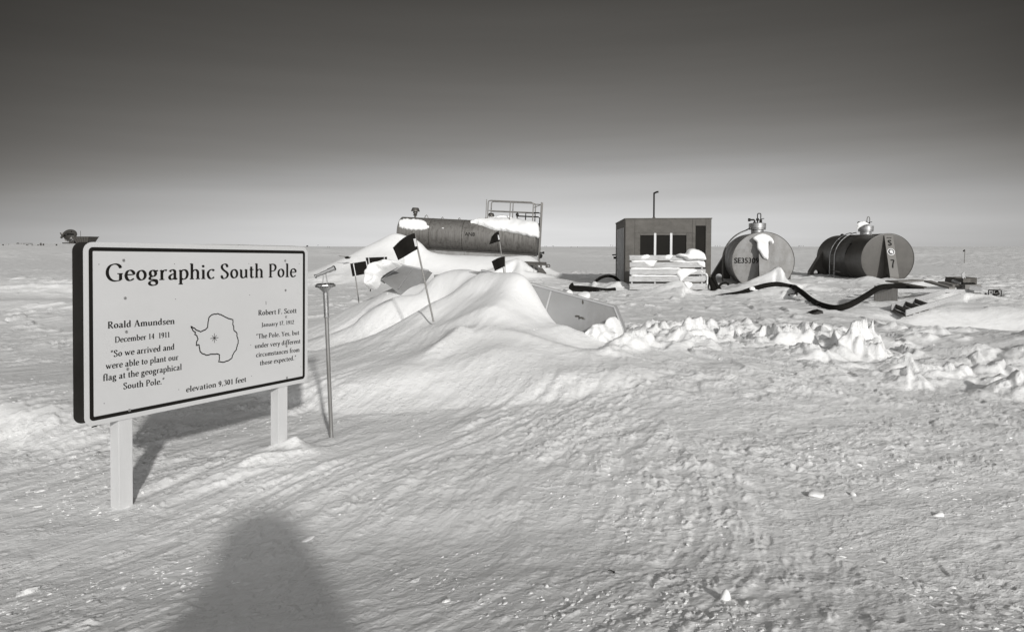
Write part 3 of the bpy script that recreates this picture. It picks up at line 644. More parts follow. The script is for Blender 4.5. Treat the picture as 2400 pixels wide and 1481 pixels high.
# outline of the continent with a star at the pole
AO = [(918,692),(935,703),(955,718),(985,734),(1020,720),(1038,700),(1040,660),(1050,625),(1075,606),(1110,603),(1135,610),(1160,622),(1185,635),(1220,645),(1222,680),(1230,720),(1250,745),(1252,775),(1262,795),(1255,825),(1245,860),(1222,895),(1210,925),(1185,942),(1150,952),(1118,950),(1122,925),(1125,900),(1105,892),(1075,893),(1030,902),(1000,890),(985,875),(980,850),(975,825),(955,832),(958,810),(968,785),(962,765),(945,752),(950,738),(930,722)]
pts = []
for i, (a, b) in enumerate(AO):
    a2, b2 = AO[(i+1) % len(AO)]
    for k in range(3):
        t = k/3; pts.append(suv(150+(a+(a2-a)*t+random.uniform(-2.2, 2.2))/3.085, 540+(b+(b2-b)*t+random.uniform(-2.2, 2.2))/3.085))
mb = MB(); n = len(pts); W2 = .0042; off = []
for i in range(n):
    a = pts[i-1]; b = pts[(i+1) % n]; dx, dy = b[0]-a[0], b[1]-a[1]; l = math.hypot(dx, dy) or 1
    off.append((-dy/l*W2, dx/l*W2))
for i in range(n):
    j = (i+1) % n; p, q = pts[i], pts[j]; a, b = off[i], off[j]
    mb.add([sp3(p[0]-a[0], p[1]-a[1], .0006), sp3(p[0]+a[0], p[1]+a[1], .0006), sp3(q[0]+b[0], q[1]+b[1], .0006), sp3(q[0]-b[0], q[1]-b[1], .0006)], [(0, 1, 2, 3)])
mb.build("continent_outline", BLACK, sgn, recalc=False)
mb = MB(); cu, cv = suv(150+1087/3.085, 540+778/3.085)
for k in range(4):
    a = k*math.pi/4; ca, sa = math.cos(a), math.sin(a); r = .034 if k % 2 == 0 else .026; z = .0006+.0001*k
    mb.add([sp3(cu+ca*r*i-sa*.002*j, cv+sa*r*i+ca*.002*j, z) for i, j in ((-1, -1), (1, -1), (1, 1), (-1, 1))], [(0, 1, 2, 3)])
mb.build("pole_star", BLACK, sgn, recalc=False)
BOLT = mat("screw_head", .30, .4, metal=.7)
for bx_, by_ in [(430,217),(441,490),(450,733),(459,1002),(472,1299),(1598,220),(1601,433),(1604,625),(1608,836),(1611,1065)]:
    u, v = suv(150+bx_/3.085, 540+by_/3.085); m = Matrix((U, V, Nn)).transposed()
    MB().lathe([(.009, .0003), (.009, .003), (.005, .0045), (.004, .0035), (0, .0035)], 10).build("bolt", BOLT, sgn, smooth=True).matrix_local = Matrix.Translation(sp3(u, v)) @ m.to_4x4()
for bx_, by_ in [(252,246),(798,243),(1336,241),(1700,241),(807,497),(1342,467),(1350,828),(1356,1052),(829,1150),(290,1250),(1712,984)]:
    u, v = suv(150+bx_/3.085, 540+by_/3.085); MB().add([sp3(u+.003*math.cos(k), v+.003*math.sin(k), .0007) for k in range(6)], [(0, 1, 2, 3, 4, 5)]).build("nail_hole", BLACK, sgn, recalc=False)
for px_, py_, dx, dy in ((222, 1001, .022, .005), (720, 579, .012, .006)):   # torn edge marks
    u, v = suv(px_, py_-2); MB().add([sp3(u-dx, v-dy, .0007), sp3(u+dx*.6, v-dy*.4, .0007), sp3(u+dx, v+dy, .0007), sp3(u-dx*.8, v+dy*.8, .0007)], [(0, 1, 2, 3)]).build("edge_scar", BLACK, sgn, recalc=False)
MB().add([sp3(*suv(x, y), .0007) for x, y in ((622.6, 706), (623.6, 706), (624, 714), (623, 714))], [(0, 1, 2, 3)]).build("scratch", BLACK, sgn, recalc=False)
# posts : square timbers between the two sheets
for px_, py_, name in ((297, 985, 'post'), (666, 910, 'post')):
    u, v = suv(px_, py_); base = mid+U*u
    gz = ground_z(base.x, base.y); top = hh-.03; vb = (gz-.5-(mid+U*u).z)
    c = .046
    mb = MB()
    poly = [sp3(u-c, top, -.010), sp3(u+c, top, -.010), sp3(u+c, top, -T+.012), sp3(u-c, top, -T+.012)]
    ext = Vector((0.0, 0, 0))+(-V)*(top-vb); mb.prism(poly, ext).build(name, POSTW, sgn, bevel=.004)
tag(sgn, 'large white double sided board on two white posts reading Geographic South Pole', 'sign')
# ------------------------------------------------------------------ the pole marker
base = at(777, 1026, 5.72); top = at(763, 683, 5.72); gz = ground_z(base.x, base.y)
ax = (top-base).normalized(); mk = empty("pole_marker", base)
q = Vector((0, 0, 1)).rotation_difference(ax); mk.rotation_mode = 'QUATERNION'; mk.rotation_quaternion = q
Lh = (top-base).length; px1 = Lh/343.0
MB().tube([(0, 0, -.4), (0, 0, 285*px1)], .0165, 20).build("pole", mat("marker_pole_steel", .27, .45, metal=.6, var=.25, scale=5, stretch=(3, 3, .5)), mk, smooth=True)
z0 = 283*px1
o = MB().lathe([(.0, z0-.004), (.021, z0-.004), (.0235, z0), (.0235, z0+.008), (.021, z0+.010), (.021, z0+.19), (.0235, z0+.192), (.0235, z0+.204), (.018, z0+.205), (0, z0+.205)], 24).build("collar", STEEL, mk, smooth=True)
mb = MB()    # rows of engraving round the collar
for i in range(16):
    z = z0+.017+i*.0105
    for k in range(22):
        if random.random() < .2: continue
        a0 = k*2*math.pi/22; a1 = a0+random.uniform(.10, .22); r = .0214
        mb.add([(r*math.cos(a0), r*math.sin(a0), z), (r*math.cos(a1), r*math.sin(a1), z), (r*math.cos(a1), r*math.sin(a1), z+.0045), (r*math.cos(a0), r*math.sin(a0), z+.0045)], [(0, 1, 2, 3)])
mb.build("engraving", DARK, mk, recalc=False)
z1 = z0+.203
prof = [(0, z1), (.018, z1), (.022, z1+.01), (.05, z1+.04), (.080, z1+.058), (.087, z1+.064), (.086, z1+.070), (.07, z1+.078), (.03, z1+.083), (0, z1+.083)]
MB().lathe(prof, 12).build("marker_head", STEEL, mk)
mb = MB()
for k in range(24):
    a = k*math.pi/12; mb.box((.079*math.cos(a), .079*math.sin(a), z1+.0545), (.006, .006, .004))
mb.build("rim_bead", DARK, mk)
for k in range(8):
    a = k*math.pi/4+.2; MB().prism([(math.cos(a+d)*r, math.sin(a+d)*r, z1+.0800-.11*max(0, r-.045)) for r, d in ((.03, -.2), (.072, -.18), (.072, .18), (.03, .2))], (0, 0, .004)).build("inlay", DARK, mk)
tl = MB(); td = Vector((.95, .05, .38)).normalized(); tcn = Vector((0, 0, z1+.175))
o = MB().tube([tcn-td*.082, tcn-td*.078, tcn-td*.03], .011, 14).tube([tcn-td*.031, tcn+td*.03], .0145, 14).tube([tcn+td*.029, tcn+td*.086], .019, 16).tube([tcn+td*.078, tcn+td*.092], .023, 16).tube([tcn-td*.09, tcn-td*.08], .017, 14).build("telescope", STEEL, mk, smooth=True)
MB().lathe([(.012, -.002), (.0185, -.002), (.0185, .002), (.012, .002), (.012, -.002)], 16, Matrix.Translation(tcn+td*.0935) @ td.to_track_quat('Z', 'Y').to_matrix().to_4x4()).build("lens_ring", DARK, o, smooth=True)
for sx in (-.018, .018):
    MB().tube([(sx*1.2, -.008, z1+.08), (sx*.35, 0, z1+.172)], .0042, 8).build("mount_leg", STEEL, mk, smooth=True)
tag(mk, 'metal pole marker topped by a disc and a small tilted telescope', 'pole marker')
# ------------------------------------------------------------------ photographer behind the camera (throws the long shadow)
def person():
    root = empty("person", (.04, -.42, ground_z(.04, -.42)))
    V_ = [(0,0,.98,.19), (0,0,1.2,.20), (0,-.01,1.40,.19), (0,0,1.50,.085), (0,.02,1.60,.105), (0,.02,1.70,.10),
          (-.20,0,1.40,.10), (-.33,.06,1.20,.085), (-.17,.25,1.42,.06), (-.09,.31,1.52,.045), (.20,0,1.40,.10), (.33,.06,1.20,.085), (.17,.25,1.42,.06), (.09,.31,1.52,.045),
          (-.11,0,.88,.13), (-.13,.02,.48,.095), (-.13,0,.10,.07), (-.14,.14,.05,.055), (.11,0,.88,.13), (.13,.03,.48,.095), (.14,0,.10,.07), (.15,.14,.05,.055)]
    E_ = [(0,1),(1,2),(2,3),(3,4),(4,5),(2,6),(6,7),(7,8),(8,9),(2,10),(10,11),(11,12),(12,13),(0,14),(14,15),(15,16),(16,17),(0,18),(18,19),(19,20),(20,21)]
    me = bpy.data.meshes.new("body"); me.from_pydata([v[:3] for v in V_], E_, []); o = bpy.data.objects.new("body", me); S.collection.objects.link(o); o.parent = root
    md = o.modifiers.new("Skin", 'SKIN')
    for i, v in enumerate(V_): me.skin_vertices[0].data[i].radius = (v[3], v[3])
    me.skin_vertices[0].data[0].use_root = True
    sb = o.modifiers.new("Subdivision", 'SUBSURF'); sb.levels = 2; sb.render_levels = 2; me.materials.append(PARKA)
    MB().lathe([(.0, 1.40), (.20, 1.42), (.22, 1.50), (.22, 1.62), (.20, 1.72), (.14, 1.79), (0, 1.82)], 20, Matrix.Diagonal((1.08, .95, 1)).to_4x4()).build("hood", PARKA, root, smooth=True)
    MB().lathe([(.0, .66), (.30, .66), (.31, .75), (.33, 1.0), (.36, 1.25), (.30, 1.42), (.12, 1.5), (0, 1.5)], 24, Matrix.Diagonal((1.02, .72, 1)).to_4x4()).build("parka", PARKA, root, smooth=True)
    MB().box((0, .345, 1.59), (.14, .05, .09)).build("hand_camera", DARK, root, bevel=.008)
    for s in (-1, 1):
        for k in range(4): MB().tube([(s*.085, .31, 1.545+k*.021), (s*.098, .345, 1.55+k*.021), (s*.078, .372, 1.552+k*.02)], .0095, 8).build("finger", PARKA, root, smooth=True)
        MB().tube([(s*.075, .30, 1.53), (s*.04, .315, 1.54)], .012, 8).build("thumb", PARKA, root, smooth=True)
    tag(root, 'photographer in a bulky parka raising a camera behind the shadow on the snow', 'person')
person()
# ------------------------------------------------------------------ small shared makers
from mathutils.geometry import delaunay_2d_cdt
def ray(px, py):
    o = Vector((0, 0, EYE)); return o, (at(px, py, 1)-o)
def plane_hit(p0, n):
    def f(px, py):
        o, dd = ray(px, py); t = (p0-o).dot(n)/dd.dot(n); return o+dd*t, (n if n.y < 0 else -n)
    return f
def cyl_hit(p0, ax, rad):
    """first hit of a horizontal cylinder; misses are laid on its silhouette"""
    def f(px, py):
        o, dd = ray(px, py); a = dd-ax*dd.dot(ax); bb = (o-p0)-ax*(o-p0).dot(ax)
        A, B, C_ = a.dot(a), 2*a.dot(bb), bb.dot(bb)-rad*rad; disc_ = B*B-4*A*C_
        t = (-B-math.sqrt(max(disc_, 0)))/(2*A); p = o+dd*t; n = (p-p0)-ax*(p-p0).dot(ax); return p, n.normalized()
    return f
def snow_patch(outline, hit, thick, label, seed=0, wpx=6.0, step=2.0, rough=1.2, name="snow_cap"):
    """snow lodged on a surface: its footprint is laid on that surface and swells out along the normal"""
    rnd = random.Random(seed); P = [Vector((a, b, 0)) for a, b, _z in crom([(a, b, 0) for a, b in outline], 5, True)]
    P = [p+Vector((rnd.uniform(-rough, rough)*.35, rnd.uniform(-rough, rough)*.35, 0)) for p in P]
    v2 = [p.to_2d() for p in P]; n = len(v2); xs = [p.x for p in v2]; ys = [p.y for p in v2]
    def inside(x, y):
        c_ = False
        for i in range(n):
            x1, y1, x2, y2 = xs[i-1], ys[i-1], xs[i], ys[i]
            if (y1 > y) != (y2 > y) and x < (x2-x1)*(y-y1)/(y2-y1)+x1: c_ = not c_
        return c_
    def edist(x, y):
        bst = 1e9
        for i in range(n):
            x1, y1 = xs[i-1], ys[i-1]; dx, dy = xs[i]-x1, ys[i]-y1; l2 = dx*dx+dy*dy or 1e-9; t = max(0, min(1, ((x-x1)*dx+(y-y1)*dy)/l2)); bst = min(bst, math.hypot(x-x1-t*dx, y-y1-t*dy))
        return bst
    pts_ = list(v2); y = min(ys)
    while y < max(ys):
        x = min(xs)
        while x < max(xs):
            qx, qy = x+rnd.uniform(-.3, .3)*step, y+rnd.uniform(-.3, .3)*step
            if inside(qx, qy) and edist(qx, qy) > step*.35: pts_.append(Vector((qx, qy)))
            x += step
        y += step
    r_ = delaunay_2d_cdt(pts_, [(i, (i+1) % n) for i in range(n)], [], 1, 1e-4); vs = []
    for q in r_[0]:
        e = edist(q.x, q.y); k = min(1, e/wpx); f = math.sqrt(max(0, 1-(1-k)**2))
        g = float(fbm(np.array([q.x*.035+seed]), np.array([q.y*.05]), 2, 300+seed)[0])
        p, nn_ = hit(q.x, q.y); vs.append(p+nn_*(thick*f*(1+.4*g)-.012 if e > .01 else -.012))
    c = sum(vs, Vector())/len(vs); o = MB().add([v-c for v in vs], [tuple(f_) for f_ in r_[2]]).build(name, SNOWP, loc=c)
    o.data.polygons.foreach_set('use_smooth', [True]*len(o.data.polygons)); tag(o, label, 'snow', kind='stuff'); return o
def snow_clod(px, py, Y, size, label, seed, name="snow_block"):
    """free block of hard snow: angular, faceted, half sunk"""
    rnd = random.Random(seed); bm = bmesh.new(); bmesh.ops.create_icosphere(bm, subdivisions=2, radius=1)
    for v in bm.verts: v.co *= 1+.18*rnd.uniform(-1, 1)
    for k in range(5):
        n_ = Vector((rnd.uniform(-1, 1), rnd.uniform(-1, 1), rnd.uniform(-.6, 1))).normalized(); h_ = rnd.uniform(.45, .75)
        for v in bm.verts:
            t = v.co.dot(n_)-h_
            if t > 0: v.co -= n_*t*.92
    c = at(px, py, Y); mb = MB(); mb.add([Vector((v.co.x*size[0], v.co.y*size[1], v.co.z*size[2])) for v in bm.verts], [tuple(v.index for v in f.verts) for f in bm.faces]); bm.free()
    o = mb.build(name, SNOWP, loc=c); o.data.polygons.foreach_set('use_smooth', [True]*len(o.data.polygons)); o.rotation_euler = (rnd.uniform(-.2, .2), rnd.uniform(-.2, .2), rnd.uniform(0, 3))
    s = o.modifiers.new("Subdivision", 'SUBSURF'); s.levels = 1; s.render_levels = 1; tag(o, label, 'snow block'); return o
def bend_text(s, size):
    cu = bpy.data.curves.new("t", 'FONT'); cu.body = s; cu.size = size; cu.align_x = 'CENTER'; cu.resolution_u = 4; cu.offset = size*.018
    to = bpy.data.objects.new("t", cu); S.collection.objects.link(to); dg = bpy.context.evaluated_depsgraph_get(); dg.update()
    me = bpy.data.meshes.new_from_object(to.evaluated_get(dg)); bm = bmesh.new(); bm.from_mesh(me)
    bmesh.ops.triangulate(bm, faces=bm.faces); vs = [v.co.copy() for v in bm.verts]; fs = [tuple(v.index for v in f.verts) for f in bm.faces]
    bm.free(); bpy.data.objects.remove(to); return vs, fs
# ------------------------------------------------------------------ long tank on the drift
YT = 36.0
a0, a1 = at(938, 0, YT+.9), at(1262, 0, YT-.3)
zt_l, zb_l = at(938, 509, YT+.9).z, at(938, 583, YT+.9).z; zt_r, zb_r = at(1262, 523, YT-.3).z, at(1262, 602, YT-.3).z
rad = ((zt_l-zb_l)+(zt_r-zb_r))/4
pl = Vector((a0.x, a0.y, (zt_l+zb_l)/2)); pr = Vector((a1.x, a1.y, (zt_r+zb_r)/2)); axv = (pr-pl); LT = axv.length
tk = empty("long_fuel_tank", pl); X_ = axv.normalized(); Y_ = Vector((0, 0, 1)).cross(X_).normalized(); Z_ = X_.cross(Y_)
tk.rotation_euler = Matrix((X_, Y_, Z_)).transposed().to_euler()          # local x along the tank, -y towards the viewer
mx = Matrix.Rotation(R(90), 4, 'Y')
prof = [(0, -.10), (rad*.5, -.09), (rad*.86, -.04), (rad, .03)]
for k in (0, 1, 2, 3):
    xs_ = LT*(.02, .235, .475, .76)[k]
prof = [(0, -.06), (rad*.55, -.05), (rad*.93, -.02), (rad, .03)]
for s_ in (.235, .475, .735): prof += [(rad, LT*s_-.02), (rad+.007, LT*s_-.015), (rad+.007, LT*s_+.015), (rad, LT*s_+.02)]
prof += [(rad, LT-.03), (rad*.93, LT+.02), (rad*.55, LT+.05), (0, LT+.06)]
MB().lathe(prof, 72, mx).build("shell", TANKA, tk, smooth=True)
SEAM = mat("seam_stain", .06, .6, var=.6, scale=14)
for s_ in (.235, .475, .735):
    mb = MB(); xx = LT*s_
    for k in range(40):
        a = R(100+k*4); rr_ = rad+.009; w_ = .012+.02*random.random()
        a2 = a+R(4.2); mb.add([(xx-w_, math.cos(a)*rr_, math.sin(a)*rr_), (xx+w_*.8, math.cos(a)*rr_, math.sin(a)*rr_), (xx+w_*.8, math.cos(a2)*rr_, math.sin(a2)*rr_), (xx-w_, math.cos(a2)*rr_, math.sin(a2)*rr_)], [(0, 1, 2, 3)])
    mb.build("weld_seam", SEAM, tk, recalc=False)
# skirt and longitudinal flange
MB().box((LT*.5, -rad*.80, -rad*.88), (LT*.99, .05, .04)).build("side_flange", WEB, tk)
MB().box((LT*.5, -rad*.70, -rad*1.14), (LT*.97, .04, .46)).build("skirt", TANKF, tk)
for k in range(5): MB().box((LT*(.06+.22*k), -rad*.70-.04, -rad*1.14), (.05, .05, .44)).build("rib", TANKF, tk)
def vent(x, h, sc=1.0, parent=None):
    z = rad
    return MB().lathe([(.05*sc, z-.05), (.05*sc, z+h*.15), (.09*sc, z+h*.18), (.12*sc, z+h*.24), (.07*sc, z+h*.32), (.12*sc, z+h*.42), (.12*sc, z+h*.62), (.07*sc, z+h*.64), (.24*sc, z+h*.62), (.23*sc, z+h*.68), (.17*sc, z+h*.97), (.15*sc, z+h), (0, z+h)], 20).build("vent_cap", mat("vent_metal", .12, .4, metal=.6), parent or tk, smooth=True, loc=(x, 0, 0))
vent(LT*.095, .52); vent(LT*.655, .42, .75)
for s_, r_ in ((.18, .10), (.30, .055), (.425, .055)):
    mb = MB(); mb.tube([(LT*s_-r_, 0, rad-.03), (LT*s_-r_*.7, 0, rad+r_*.9), (LT*s_, 0, rad+r_*1.6), (LT*s_+r_*.7, 0, rad+r_*.9), (LT*s_+r_, 0, rad-.03)], .022, 8); mb.build("lifting_lug", RAIL, tk, smooth=True)
# railing platform at the right end
x0, x1 = LT*.635, LT*.965; yb = -.45
def rail(pts, r=.028, name="railing", m=RAIL, n=1): return MB().tube(crom(pts, n) if n > 1 else pts, r, 8).build(name, m, tk, smooth=True)
H1 = 1.05
for yy in (-.45, .42):
    mb = MB()
    mb.tube([(x0+.05, yy, rad-.05), (x0+.05, yy, rad+H1-.12), (x0+.08, yy, rad+H1-.03), (x0+.17, yy, rad+H1), (x1-.15, yy, rad+H1), (x1-.05, yy, rad+H1-.04), (x1-.02, yy, rad+H1-.14), (x1-.02, yy, rad-.15)], .030, 8)
    mb.tube([(x0+.05, yy, rad+H1*.50), (x1-.02, yy, rad+H1*.50)], .024, 8); mb.tube([(LT*.80, yy, rad-.05), (LT*.80, yy, rad+H1)], .026, 8)
    mb.build("railing", RAIL, tk, smooth=True)
rail([(x0-.03, -.5, rad-.1), (x0-.03, -.5, rad+H1+.05)], .022, "rail_post")
MB().box(((x0+x1)/2, 0, rad+.0), (x1-x0, .95, .05)).build("platform", RAIL, tk)
# ladder stiles and pipework hanging at the end
for dy in (-.50, -.12):
    rail([(LT+.14, dy, -rad-.75), (LT+.14, dy, rad+H1+.02)], .035, "ladder_stile")
for k in range(11): MB().tube([(LT+.14, -.5, -rad-.5+k*.3), (LT+.14, -.12, -rad-.5+k*.3)], .016, 6).build("rung", RAIL, tk)
mb = MB(); mb.tube([(x1-.02, -.45, rad+H1-.1), (LT+.14, -.5, rad+H1-.1)], .025, 8); mb.tube([(x1-.02, -.45, rad+H1-.28), (LT+.14, -.5, rad+H1-.1)], .02, 8); mb.build("brace", RAIL, tk)
mb = MB(); mb.tube(crom([(LT*.84, .1, rad), (LT*.84, .1, rad+.56)], 1), .035, 8); mb.tube([(LT*.84, .1, rad+.33), (LT*.99, .1, rad+.33), (LT+.02, .1, rad+.28), (LT+.02, .1, -rad*.6)], .035, 8)
mb.tube([(LT*.90, .15, rad), (LT*.90, .15, rad+.52), (LT*.99, .15, rad+.55), (LT+.07, .15, rad+.5), (LT+.07, .15, -rad*.9)], .035, 8)
for z in (.0, .25, .8): mb.lathe([(0, -.06), (.08, -.06), (.08, .06), (0, .06)], 10, Matrix.Translation((LT*.84, .1, rad+.4)) if z == 0 else Matrix.Translation((LT+.05, .12, rad-z*2)))
mb.build("pipework", DARK, tk, smooth=True)
mb = MB(); mb.lathe([(0, -.12), (.06, -.12), (.1, -.05), (.1, .05), (.06, .12), (0, .12)], 12, Matrix.Translation((LT+.2, -.2, -rad*.95))); mb.tube([(LT+.1, -.2, -rad*.75), (LT+.35, -.2, -rad*.75)], .03, 8); mb.tube([(LT+.34, -.2, -rad*.68), (LT+.34, -.2, -rad*.82)], .05, 8); mb.build("valve", DARK, tk)
vs, fs = bend_text("AN8", .27); mb = MB(); xc = LT*.533; zc = .02
def onshell(v):
    a = (v.y+zc)/rad; return (xc+v.x, -math.cos(a)*(rad+.006), math.sin(a)*(rad+.006))
mb.add([onshell(v) for v in vs], fs).build("lettering", BLACK, tk, recalc=False)['label'] = 'painted letters AN8'
mb = MB(); a = R(24); c_ = Vector((LT*.335, -math.cos(a)*(rad+.01), math.sin(a)*(rad+.01))); mb.box(c_, (.10, .01, .05), Matrix.Rotation(-a, 3, 'X')); mb.build("plate", WHITEP, tk)
# tow frame sticking out of the drift
hp = at(1250, 624, 32.3)-pl; ir = tk.rotation_euler.to_matrix().inverted()
def tl3(px_, py_, Y): return ir @ (at(px_, py_, Y)-pl)
mb = MB(); mb.prism([tl3(1195, 612, 32.8), tl3(1281, 615, 32.3), tl3(1281, 621, 32.3), tl3(1240, 621, 32.5), tl3(1195, 619, 32.8)], ir @ Vector((0, .5, 0))); mb.build("tow_frame", WEB, tk)
mb = MB()
for (a, b, c2, d) in ((1238, 619, 1283, 622), (1238, 627, 1283, 628)):
    mb.prism([tl3(a, b, 32.2), tl3(c2, b+1, 32.2), tl3(c2, d, 32.2), tl3(a, d, 32.2)], ir @ Vector((0, .06, 0)))
for xx in (1240, 1252, 1259, 1268, 1281):
    mb.prism([tl3(xx-2.2, 619, 32.16), tl3(xx+2.2, 619, 32.16), tl3(xx+2.2, 628, 32.16), tl3(xx-2.2, 628, 32.16)], ir @ Vector((0, .1, 0)))
mb.build("tow_bar", WEB, tk)
pc = tl3(1285.5, 623.5, 32.2); MB().lathe([(.045, -.03), (.085, -.03), (.085, .03), (.045, .03), (.045, -.03)], 14, Matrix.Translation(pc) @ Matrix.Rotation(R(90), 4, 'X')).build("tow_eye", WEB, tk)
mb = MB(); mb.prism([tl3(1262, 629, 32.2), tl3(1272, 629, 32.2), tl3(1280, 639, 32.2), tl3(1281, 642, 32.2), tl3(1254, 642, 32.2), tl3(1254, 637, 32.2), tl3(1262, 637, 32.2)], ir @ Vector((0, .3, 0))); mb.build("skid_foot", WEB, tk)
tag(tk, 'long horizontal steel tank marked AN8 with top railing, half sunk in a snow drift', 'fuel tank')
snow_patch([(936, 518), (950, 514), (975, 515), (996, 519), (1000, 526), (1006, 532), (998, 537), (980, 540), (960, 539), (945, 536), (936, 532)], cyl_hit(pl, X_, rad+.01), .10, 'snow plastered on the left shoulder of the long tank marked AN8', 1, 4.0, 1.6, 4.5)
snow_patch([(1101, 522), (1125, 515), (1150, 513), (1180, 509), (1200, 514), (1225, 519), (1255, 524), (1263, 535), (1263, 557), (1245, 556), (1215, 548), (1185, 543), (1160, 540), (1135, 531), (1115, 525)], cyl_hit(pl, X_, rad+.02), .22, 'thick snow lodged under the railing on the right half of the long tank', 2, 6.0, 2.0, 4.0)
# ------------------------------------------------------------------ plywood hut
hc = at(1464.6, 676, 26); ht = empty("plywood_hut", hc, (0, 0, -R(5))); u_ = .00307
HW, HH, HDp = 1043*u_, 2.63, 5.6
def hx(X): return (X-765)*u_
def hz(Y): return HH-(Y-403)*u_
th = .06
def panel(mb, x0, x1, z0, z1, y0=0, t=.02): mb.box(((x0+x1)/2, y0-t/2, (z0+z1)/2), (x1-x0, t, z1-z0))
# front wall with real openings: pieces butted round them
mb = MB()
for (xa, xb, ya, yb2) in ((765, 948, 403, 1215), (948, 1507, 403, 603), (948, 1507, 905, 1215), (1507, 1618, 403, 1215), (1618, 1740, 403, 487), (1618, 1740, 1150, 1215), (1740, 1808, 403, 1215)):
    mb.box((hx((xa+xb)/2), th/2, (hz(ya)+hz(yb2))/2), ((xb-xa)*u_, th, (yb2-ya)*u_))
mb.build("front_wall", PLY, ht)
mb = MB()
mb.box((HW-th/2, HDp/2+th/2, (HH+hz(1215))/2), (th, HDp-th, HH-hz(1215))); mb.box((HW/2, HDp-th/2, (HH+hz(1215))/2), (HW-2*th, th, HH-hz(1215))); mb.build("wall", PLY, ht)
MB().box((HW/2, HDp/2+.01, HH+.02), (HW+.05, HDp+.06, .04)).build("roof", PLY, ht)
MB().box((HW/2, HDp/2, hz(1215)-.06), (HW-.1, HDp-.1, .12)).build("base_frame", WEB, ht)
for (xa, xb) in ((948, 1115), (1143, 1308), (1338, 1507)):
    MB().box((hx((xa+xb)/2), .045, (hz(603)+hz(905))/2), ((xb-xa)*u_, .01, 302*u_)).build("window", GLASS, ht)
MB().box((hx(1679), .045, (hz(487)+hz(1150))/2), (122*u_, .01, 663*u_)).build("door_panel", GLASS, ht)
for xc_ in (1129, 1324): MB().box((hx(xc_), -.012, (hz(575)+hz(925))/2), (28*u_, .024, 350*u_)).build("batten", WHITEP, ht, bevel=.004)
# thin plywood cover sheets standing proud of the wall give the board joints
mb = MB(); t = .012
for (xa, xb, ya, yb2) in ((768, 877, 408, 1210), (883, 1575, 408, 570), (883, 945, 578, 1210), (948, 1112, 578, 600), (1146, 1308, 578, 600), (1341, 1507, 578, 600), (1510, 1575, 578, 1210), (1581, 1615, 408, 1210), (1621, 1737, 408, 484), (1743, 1804, 408, 1210)):
    mb.box((hx((xa+xb)/2), -t/2-.001, (hz(ya)+hz(yb2))/2), ((xb-xa)*u_, t, (yb2-ya)*u_))
mb.build("cover_sheet", PLY, ht)

# left side: louvred wall
mb = MB(); zl = hz(500); 
mb.box((th/2, .35, (HH+hz(1215))/2), (th, .58, HH-hz(1215))); mb.box((th/2, HDp/2+.32, (HH+zl)/2), (th, HDp-.64, HH-zl)); mb.box((th/2, HDp-.35, (zl+hz(1215))/2), (th, .7, zl-hz(1215)))
mb.build("side_wall", PLY, ht)
for k in range(6): MB().box((-.013, .85+k*.70, (zl+hz(1215))/2), (.02, .16, zl-hz(1215))).build("slat", WHITEP, ht)
MB().box((.004, HDp/2-.03, (zl+hz(1215))/2), (.012, HDp-1.34, zl-hz(1215))).build("slat_backing", GLASS, ht)
mb = MB(); mb.box((-.07, 4.9, hz(1215)+.95*1.0), (.14, .12, .10)); mb.tube([(-.03, 4.9, hz(860)), (-.2, 4.9, hz(865))], .03, 8); mb.build("door_latch", DARK, ht)
mb = MB(); mb.tube([(hx(1158), 1.2, HH), (hx(1158), 1.2, HH+1.03), (hx(1158)+.0, 1.2, HH+1.08)], .033, 12); mb.tube([(hx(1158)-.01, 1.2, HH+1.06), (hx(1158)+.1, 1.18, HH+1.11), (hx(1158)+.17, 1.17, HH+1.12)], .036, 12)
mb.build("stove_pipe", DARK, ht, smooth=True)
MB().lathe([(.14, HH+.03), (.05, HH+.13), (0, HH+.13)], 4, Matrix.Translation((hx(1158), 1.2, 0)) @ Matrix.Rotation(R(45), 4, 'Z')).build("pipe_flashing", WEB, ht)
tag(ht, 'weathered plywood hut with three dark windows and a stove pipe', 'hut')
# ------------------------------------------------------------------ pallets stood on edge before the hut
v_ = 24.3/1600/5.289
def pz(X, Y, d=24.3): return at(1320+X/5.289, 440+Y/5.289, d)
def pallet(rows, x0, x1, dep, posts, name, label, seed):
    rnd = random.Random(seed); o0 = pz((x0+x1)/2, rows[-1][1], dep); root = empty(name, o0)
    for k, (ya, yb2) in enumerate(rows):
        j = rnd.uniform(-6, 6)*v_; a = pz(x0, ya, dep)-o0; b = pz(x1, yb2, dep)-o0
        MB().box(((a.x+b.x)/2+j, 0, (a.z+b.z)/2), (b.x-a.x, .028, a.z-b.z), Matrix.Rotation(rnd.uniform(-.004, .004), 3, 'Y')).build("plank", PLANK, root, bevel=.004)
    top = pz(x0, rows[0][0], dep)-o0; bot = pz(x0, rows[-1][1], dep)-o0
    for X in posts:
        xx = (pz(X, 0, dep)-o0).x; MB().box((xx, .066, (top.z+bot.z)/2), (.05, .10, top.z-bot.z-.03)).build("stringer", PLANK, root)
    for k, (ya, yb2) in enumerate(rows[::2]):
        a = pz(x0, ya, dep)-o0; b = pz(x1, yb2, dep)-o0
        MB().box(((a.x+b.x)/2, .132, (a.z+b.z)/2), (b.x-a.x, .028, a.z-b.z)).build("rear_plank", PLANK, root)
    tag(root, label, 'pallet', 'wooden pallets propped before the hut'); return root
pallet([(838, 900), (925, 987), (1010, 1075), (1098, 1165), (1190, 1262)], 826, 1762, 24.3, (862, 1150, 1736), "wooden_pallet", 'long pale pallet standing on edge before the plywood hut, nearest the camera', 3)
pallet([(1085, 1150), (1185, 1260), (1288, 1330)], 1492, 1790, 24.75, (1530, 1725), "wooden_pallet", 'short pale pallet stub behind the right end of the long one', 4)
